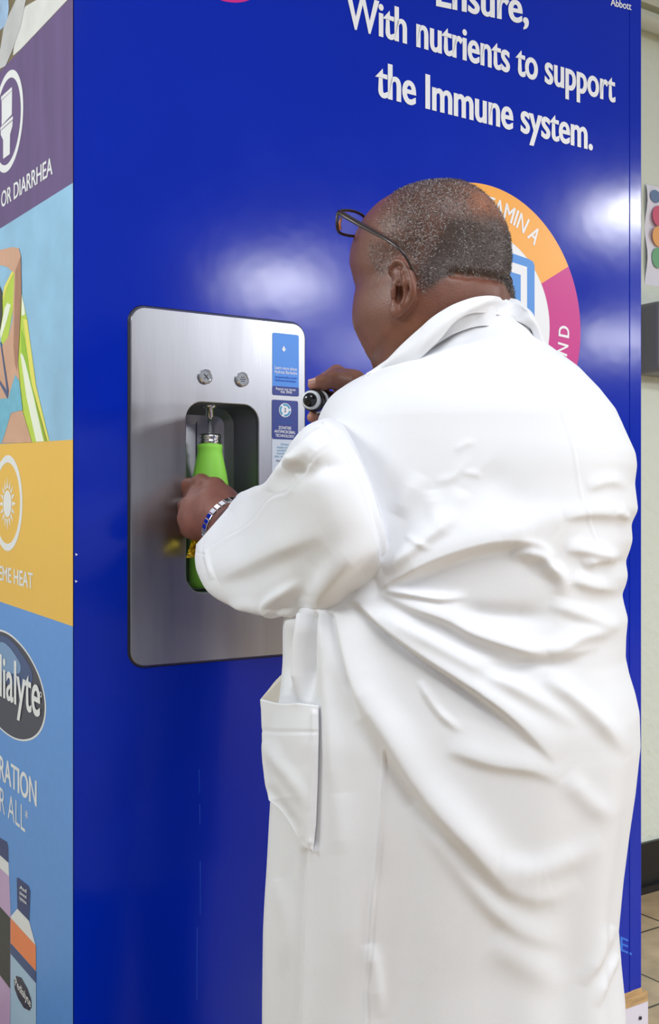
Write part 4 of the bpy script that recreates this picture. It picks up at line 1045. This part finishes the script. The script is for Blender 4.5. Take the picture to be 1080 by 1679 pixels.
SS = [
 # armhole seam
 ([(531, 697), (548, 706), (575, 740), (600, 790), (617, 845), (630, 890), (637, 960)], .0035, 3, 2, (0, 0)), ([(526, 699), (544, 709), (571, 743), (596, 793), (613, 848), (626, 893), (632, 960)], -.0035, 2, 4, (0, 0)),
 # long seam
 (V3([(100, 706), (170, 660), (290, 590), (380, 480), (460, 450), (485, 400), (560, 330), (650, 260), (700, 215)]), -.0009, 1.6, 1.6, (0, 0)), (V3([(104, 711), (174, 665), (294, 595), (384, 485), (464, 455), (489, 405), (564, 335)]), .0010, 2, 6, (0, 0)),
 # folds
 (V4([(240, 1470), (330, 1420), (520, 1250), (640, 1130), (740, 1100)]), .010, 10, 18), (V4([(330, 1500), (480, 1480), (600, 1380), (760, 1190), (840, 1170)]), .006, 14, 12),
 (V4([(330, 1590), (420, 1500), (560, 1350)]), -.006, 8, 8),
 (V3([(385, 450), (400, 380), (470, 330), (580, 290)]), .007, 10, 10), (V3([(470, 440), (480, 400), (520, 360), (640, 330), (760, 330)]), -.005, 10, 16),
 (V3([(150, 830), (260, 790), (360, 740), (470, 690), (620, 625)]), .007, 32, 12), (V3([(140, 850), (300, 830), (480, 760), (640, 690)]), -.003, 16, 22),
 (V3([(600, 985), (590, 930), (640, 860), (730, 760), (830, 700), (880, 690)]), .009, 24, 16), (V3([(560, 985), (530, 900), (560, 800), (640, 700)]), -.006, 26, 26),
 (V3([(430, 1010), (385, 975), (380, 945), (440, 900), (520, 850)]), .010, 9, 14), (V3([(500, 1005), (470, 985), (420, 985)]), .006, 6, 6),
 (V3([(200, 970), (300, 965), (380, 1000)]), .005, 12, 8), (V3([(700, 960), (780, 860), (860, 800), (890, 780)]), -.004, 14, 14),
 (V3([(130, 840), (110, 760), (95, 680)]), .003, 6, 5), (V3([(100, 640), (85, 700), (100, 780), (130, 840)]), -.001, 3, 3), (V3([(50, 718), (75, 722), (102, 730)]), -.0008, 1.5, 1.5, (0, 0)),
 (V3([(200, 520), (300, 450), (400, 420)]), .004, 12, 12),
]
G = sculpt(G, SS, True, fs)
sleeve = mesh('sleeve', G.reshape(-1, 3), grid_faces(*G.shape[:2]), 'coat_white', coat, True, label='left sleeve reaching to the bottle'); addmod(sleeve, 'SOLIDIFY', thickness=.0025, offset=-fs)

# right sleeve, held in front of the chest
RS = [(900, 700, 800, 800, 1.60, .08), (960, 860, 800, 900, 1.72, .075), (900, 1010, 800, 930, 1.80, .065), (800, 960, 760, 840, 1.80, .062), (700, 840, 690, 710, 1.76, .06), (630, 752, 632, 630, 1.725, .052), (602, 715, 592, 618, 1.705, .045), (580, 695, 570, 619, 1.685, .04)]
RS = [(a, b, c, d, e_, f_) for a, b, c, d, e_, f_ in RS]
G = sil_loft(RS, 120, 96, 2.1)
nG = gnormal(G); fs = 1 if (nG[60]*(G[60]-G[60].mean(0))).sum() > 0 else -1
r2 = mesh('sleeve', G.reshape(-1, 3), grid_faces(*G.shape[:2]), 'coat_white', coat, True, label='right sleeve raised in front of the chest'); addmod(r2, 'SOLIDIFY', thickness=.0025, offset=-fs)

# collar: inner stand, fold, outer fall
E_ = [(606, 611, 1.385), (622, 598, 1.365), (637, 587, 1.35), (655, 568, 1.34), (672, 552, 1.335), (690, 536, 1.333), (707, 521, 1.333), (728, 507, 1.335), (750, 496, 1.337), (781, 486.5, 1.348), (812, 486, 1.37), (843, 497, 1.41), (862, 508, 1.44), (878, 530, 1.48), (884, 548, 1.50)]
Lw = [(606, 615, 1.375), (632, 608, 1.352), (657, 603, 1.335), (675, 596, 1.322), (690, 586, 1.315), (704, 573, 1.310), (717, 561, 1.306), (729, 547, 1.306), (743, 530, 1.308), (765, 516, 1.312), (790, 513, 1.325), (828, 519, 1.362), (851, 528, 1.40), (871, 539, 1.45), (879, 556, 1.49)]
E_ = [(a, b, min(c, dsurf(a, b, HM)-.006)) for a, b, c in E_]; Lw = [(a, b, min(c, dsurf(a, b, HM)-.011)) for a, b, c in Lw]
far_ = [(870, 530, 1.56), (820, 530, 1.62), (740, 560, 1.63), (660, 600, 1.57), (618, 615, 1.48)]
Ec = cat([list(P(*p)) for p in E_], 120); Lc = cat([list(P(*p)) for p in Lw], 120); Fc = cat([list(P(*p)) for p in [E_[-1]]+far_+[E_[0]]], 60)[1:-1]
neckc = np.array([(742-CX)/F*1.45, 1.45, 0])
rings = []
top = np.vstack([Ec, Fc])
def toward(Q, k, dz): D = Q-neckc; D[:, 2] = 0; nn_ = np.linalg.norm(D, axis=1, keepdims=True); out = Q-D/nn_*k; out[:, 2] += dz; return out
inn = toward(top, .006, -.035); 
low = np.vstack([Lc, toward(Fc, -.010, -.035)])
rows = [inn, toward(top, .004, -.012), toward(top, .002, -.0015), top]
for t in (.12, .3, .5, .7, .85, .95, 1.0):
    q = top*(1-t)+low*t; bul = .006*math.sin(math.pi*min(t, 1)); rows.append(toward(q, -bul, 0))
rows.append(toward(low, .0025, .001)); rows.append(toward(low, .005, .006))
G = np.array(rows)
R2 = cat(G.reshape(len(rows), -1), 60).reshape(60, -1, 3)
R2 = sculpt(R2, [([(676, 590), (700, 560), (730, 530), (760, 508), (800, 502)], .0015, 6, 8), (U_([(150, 250), (250, 190), (350, 110), (440, 40)]), .0012, 8, 8), (U_([(440, 60), (520, 30), (600, 40), (670, 100)]), .002, 6, 6)], True, -1)
mesh('collar', R2.reshape(-1, 3), grid_faces(*R2.shape[:2]), 'coat_white', coat, True, label='folded white collar standing round the neck')

# pocket
def lerp_poly(pts, t): pts = np.asarray(pts, float); L = np.r_[0, np.cumsum(np.linalg.norm(np.diff(pts, axis=0), axis=1))]; L /= L[-1]; return np.array([np.interp(t, L, pts[:, k]) for k in range(2)])
left = [(427, 1146), (429, 1200), (430, 1250), (434, 1285), (440, 1312), (455, 1325), (473, 1350), (498, 1388), (512, 1397)]
right = [(522, 1157), (522.5, 1200), (521, 1280), (518, 1350), (513, 1397)]
nr, ncp = 90, 44; G = np.zeros((nr, ncp, 3)); DP = np.zeros((nr, ncp)); PQ = np.zeros((nr, ncp, 2))
for i in range(nr):
    t = i/(nr-1); l = lerp_poly(left, t); r = lerp_poly(right, t)
    for j in range(ncp):
        u = j/(ncp-1); q = l*(1-u)+r*u; q[1] += (5*math.sin(math.pi*min(1, u*1.6)) if u < .62 else 0)*(1-t)**6*.8
        PQ[i, j] = q; DP[i, j] = min(tdep(q[0], q[1])-.003, np.interp(q[0], [425, 470, 523], [1.42, 1.34, 1.30]))
for _ in range(14):
    E2 = np.pad(DP, 1, mode='edge'); DP = (E2[:-2, 1:-1]+E2[2:, 1:-1]+E2[1:-1, :-2]+E2[1:-1, 2:]+DP*2)/6
for i in range(nr):
    for j in range(ncp):
        t = i/(nr-1); u = j/(ncp-1)
        G[i, j] = P(PQ[i, j, 0], PQ[i, j, 1], DP[i, j]-.014*math.sin(math.pi*u)*(1-t)**.7)
PS = [([(428, 1198), (460, 1200), (521, 1200)], -.0012, 2.2, 2.2, (0, 0)),
      ([(432, 1215), (455, 1250), (480, 1280), (505, 1330)], .004, 12, 12), ([(440, 1290), (465, 1330), (495, 1370)], -.003, 10, 8), ([(516, 1170), (514, 1280), (510, 1380)], .003, 4, 6, (0, 0))]
ng = gnormal(G, False); fpk = 1 if ng[40, 20] @ np.array([0, -1, 0]) > 0 else -1
G = sculpt(G, PS, False, fpk)
pk_ = mesh('pocket', G.reshape(-1, 3), grid_faces(nr, ncp, False), 'coat_white', coat, True, label='gaping white patch pocket on the coat side'); addmod(pk_, 'SOLIDIFY', thickness=.002, offset=-fpk)
bt_ = cat([(427, 1147), (441, 1130), (455, 1113), (470, 1104), (500, 1120)], 24); bl = cat([(428, 1160), (450, 1170), (480, 1175), (500, 1175), (518, 1170)], 24)
V = []
for k in range(8):
    for i in range(24):
        q = bt_[i]*(1-k/7)+bl[i]*k/7; V.append(P(q[0], q[1], np.interp(q[0], [427, 470, 520], [1.44, 1.425, 1.33])))
lp = mesh('pocket_lining', V, grid_faces(8, 24, False), 'coat_inside', pk_, True); addmod(lp, 'SOLIDIFY', thickness=.0015)

# trousers and shoes below the coat
for (fx, fy) in ((TX-.10, TY-.03), (TX+.10, TY+.05)):
    MB().lathe((fx, fy, .05), UP, [(.070, 0), (.075, .1), (.085, .3), (.10, .6)], 32, False).build('trouser_leg', 'trousers', person, True)
    s_ = []
    s_.append(ell((fx-.04, fy+.06, .045), np.array([[-.6, .8, 0], [.8, .6, 0], [0, 0, 1.]]), (.145, .052, .045), .01)); s_.append(cone((fx, fy, .05), (fx, fy, .12), .05, .048, .02))
    sv, sq = nets(s_, np.array([fx-.2, fy-.12, .002]), np.array([fx+.12, fy+.23, .18]), .007)
    sv[:, 2] = np.maximum(sv[:, 2], .001); mesh('shoe', smooth_mesh(sv, sq, 1), sq, 'shoe', person, True)

# ------------------------------------------------------------------ spectacles on the forehead
gl = thing('eyeglasses', 'dark framed eyeglasses pushed up on the forehead of the person', 'glasses', P(575, 365, 1.42))
rim = cat([list(P(*p)) for p in [(556, 346.5, 1.405), (572, 345, 1.425), (586, 348.5, 1.44), (597, 356, 1.455), (600, 368, 1.46), (595, 381, 1.455), (582, 387, 1.44), (566, 385, 1.42), (556, 381, 1.408), (552.5, 372, 1.403), (552.5, 356, 1.402)]], 48, True)
MB().tube(list(rim)+[rim[0]], .0019, 8, cap=False).build('rim', 'glasses', gl, True)
off_ = -hl*.066+hf2*-.004
MB().tube(list(rim+off_)+[rim[0]+off_], .0019, 8, cap=False).build('rim', 'glasses', gl, True)
MB().tube([P(600, 362, 1.458), P(606, 360, 1.468), rim[40]+off_], .0018, 8).build('bridge', 'glasses', gl, True)
for oo in (np.zeros(3), off_):
    cc = (rim+oo).mean(0); mesh('lens', np.vstack([rim+oo, cc[None]]), [(i, (i+1) % 48, 48) for i in range(48)], 'lens', gl, False)
tmp = cat([list(P(*p)) for p in [(554, 347, 1.403), (566, 354, 1.392), (590, 368, 1.372), (612, 380, 1.350), (632, 391, 1.330), (648, 402, 1.318), (660, 414, 1.312), (669, 427, 1.312), (676, 444, 1.318), (678, 458, 1.325)]], 40)
MB().tube(tmp, list(np.interp(np.linspace(0, 1, 40), [0, .05, .3, .55, .75, 1], [.0022, .0036, .0034, .0026, .0020, .0018])), 10, flat=.55, ref=np.array([0, 1., 0])).build('temple_arm', 'glasses', gl, True)
q_ = (tmp-HC)@HR.T; q_[:, 1] *= -1; MB().tube(HC+q_@HR, .0022, 8).build('temple_arm', 'glasses', gl, True)
MB().tube([P(559, 357, 1.402), P(556.5, 366, 1.402), P(557.5, 377, 1.404)], .0017, 8).build('rim_inlay', 'glasses_amber', gl, True, 'amber inner face of the rim')

# ------------------------------------------------------------------ wristwatch
wc_ = P(374, 860, 1.702); wa_ = P(330, 822, 1.80)-P(392, 868, 1.66); wa_ /= np.linalg.norm(wa_)
wt = thing('wristwatch', 'steel bracelet wristwatch on the left wrist at the coat cuff', 'watch', wc_)
e1 = P(397, 812, 1.727)-P(325, 888, 1.727); e1 -= wa_*(e1@wa_); e1 /= np.linalg.norm(e1); e2 = np.cross(wa_, e1)
nl = 30
for k in range(nl):
    a = 2*math.pi*(k+.5)/nl; c_ = wc_+e1*.0445*math.cos(a)+e2*.034*math.sin(a); tdir_ = -e1*.0445*math.sin(a)+e2*.034*math.cos(a); ln_ = np.linalg.norm(tdir_)*2*math.pi/nl*.86; tdir_ /= np.linalg.norm(tdir_); nn_ = np.cross(tdir_, wa_)
    lk = MB().box(c_-tdir_*ln_/2-wa_*.008-nn_*.0014, tdir_*ln_, wa_*.016, nn_*.0028).build('bracelet_link', 'chrome', wt); addmod(lk, 'BEVEL', width=.0006, segments=2)
MB().lathe(wc_+e2*.032, e2, [(.001, 0), (.017, 0), (.018, .004), (.016, .007), (.001, .007)], 28).build('watch_case', 'chrome', wt, True)

# ------------------------------------------------------------------ black bottle in the right hand
q0 = P(508, 655.5, 1.582); ax = P(548, 664, 1.70)-q0; ax /= np.linalg.norm(ax)
bb_ = thing('black_flask', 'black flask with domed cap and white ring held in the right hand', 'flask', q0)
dome = [(.0103*math.sin(t), -.0075*math.cos(t)) for t in np.linspace(.02, math.pi/2, 12)]
MB().lathe(q0, ax, dome+[(.0103, .003)], 40).build('domed_cap', 'black_gloss', bb_, True)
MB().lathe(q0, ax, [(.0103, .001), (.0128, .0015), (.0138, .004), (.0138, .009), (.0125, .0105)], 40).build('white_ring', 'white_plastic', bb_, True)
MB().lathe(q0, ax, [(.0125, .009), (.0155, .0105), (.0165, .014), (.0165, .030), (.0160, .032)], 40).build('collar', 'black_gloss', bb_, True)
MB().lathe(q0, ax, [(.0165, .030), (.0182, .031), (.0182, .034), (.0165, .035)], 40).build('white_ring', 'white_plastic', bb_, True)
MB().lathe(q0, ax, [(.0170, .034), (.0195, .040), (.0195, .15), (.018, .156), (.001, .158)], 40).build('flask_body', 'black_gloss', bb_, True)

for (x0_, y0_, x1_, y1_) in ((327, 1318, 327.5, 1352), (328, 1412, 328, 1500), (323, 1520, 322.5, 1640), (326, 1262, 327, 1300)):
    a_ = px_front(x0_, y0_); b_ = px_front(x1_, y1_)
    mesh('scratch', [front(a_[0]-.0003, a_[1], .0004), front(a_[0]+.0003, a_[1], .0004), front(b_[0]+.0002, b_[1], .0004), front(b_[0]-.0002, b_[1], .0004)], [(0, 1, 2, 3)], 'print_light_blue', fp)
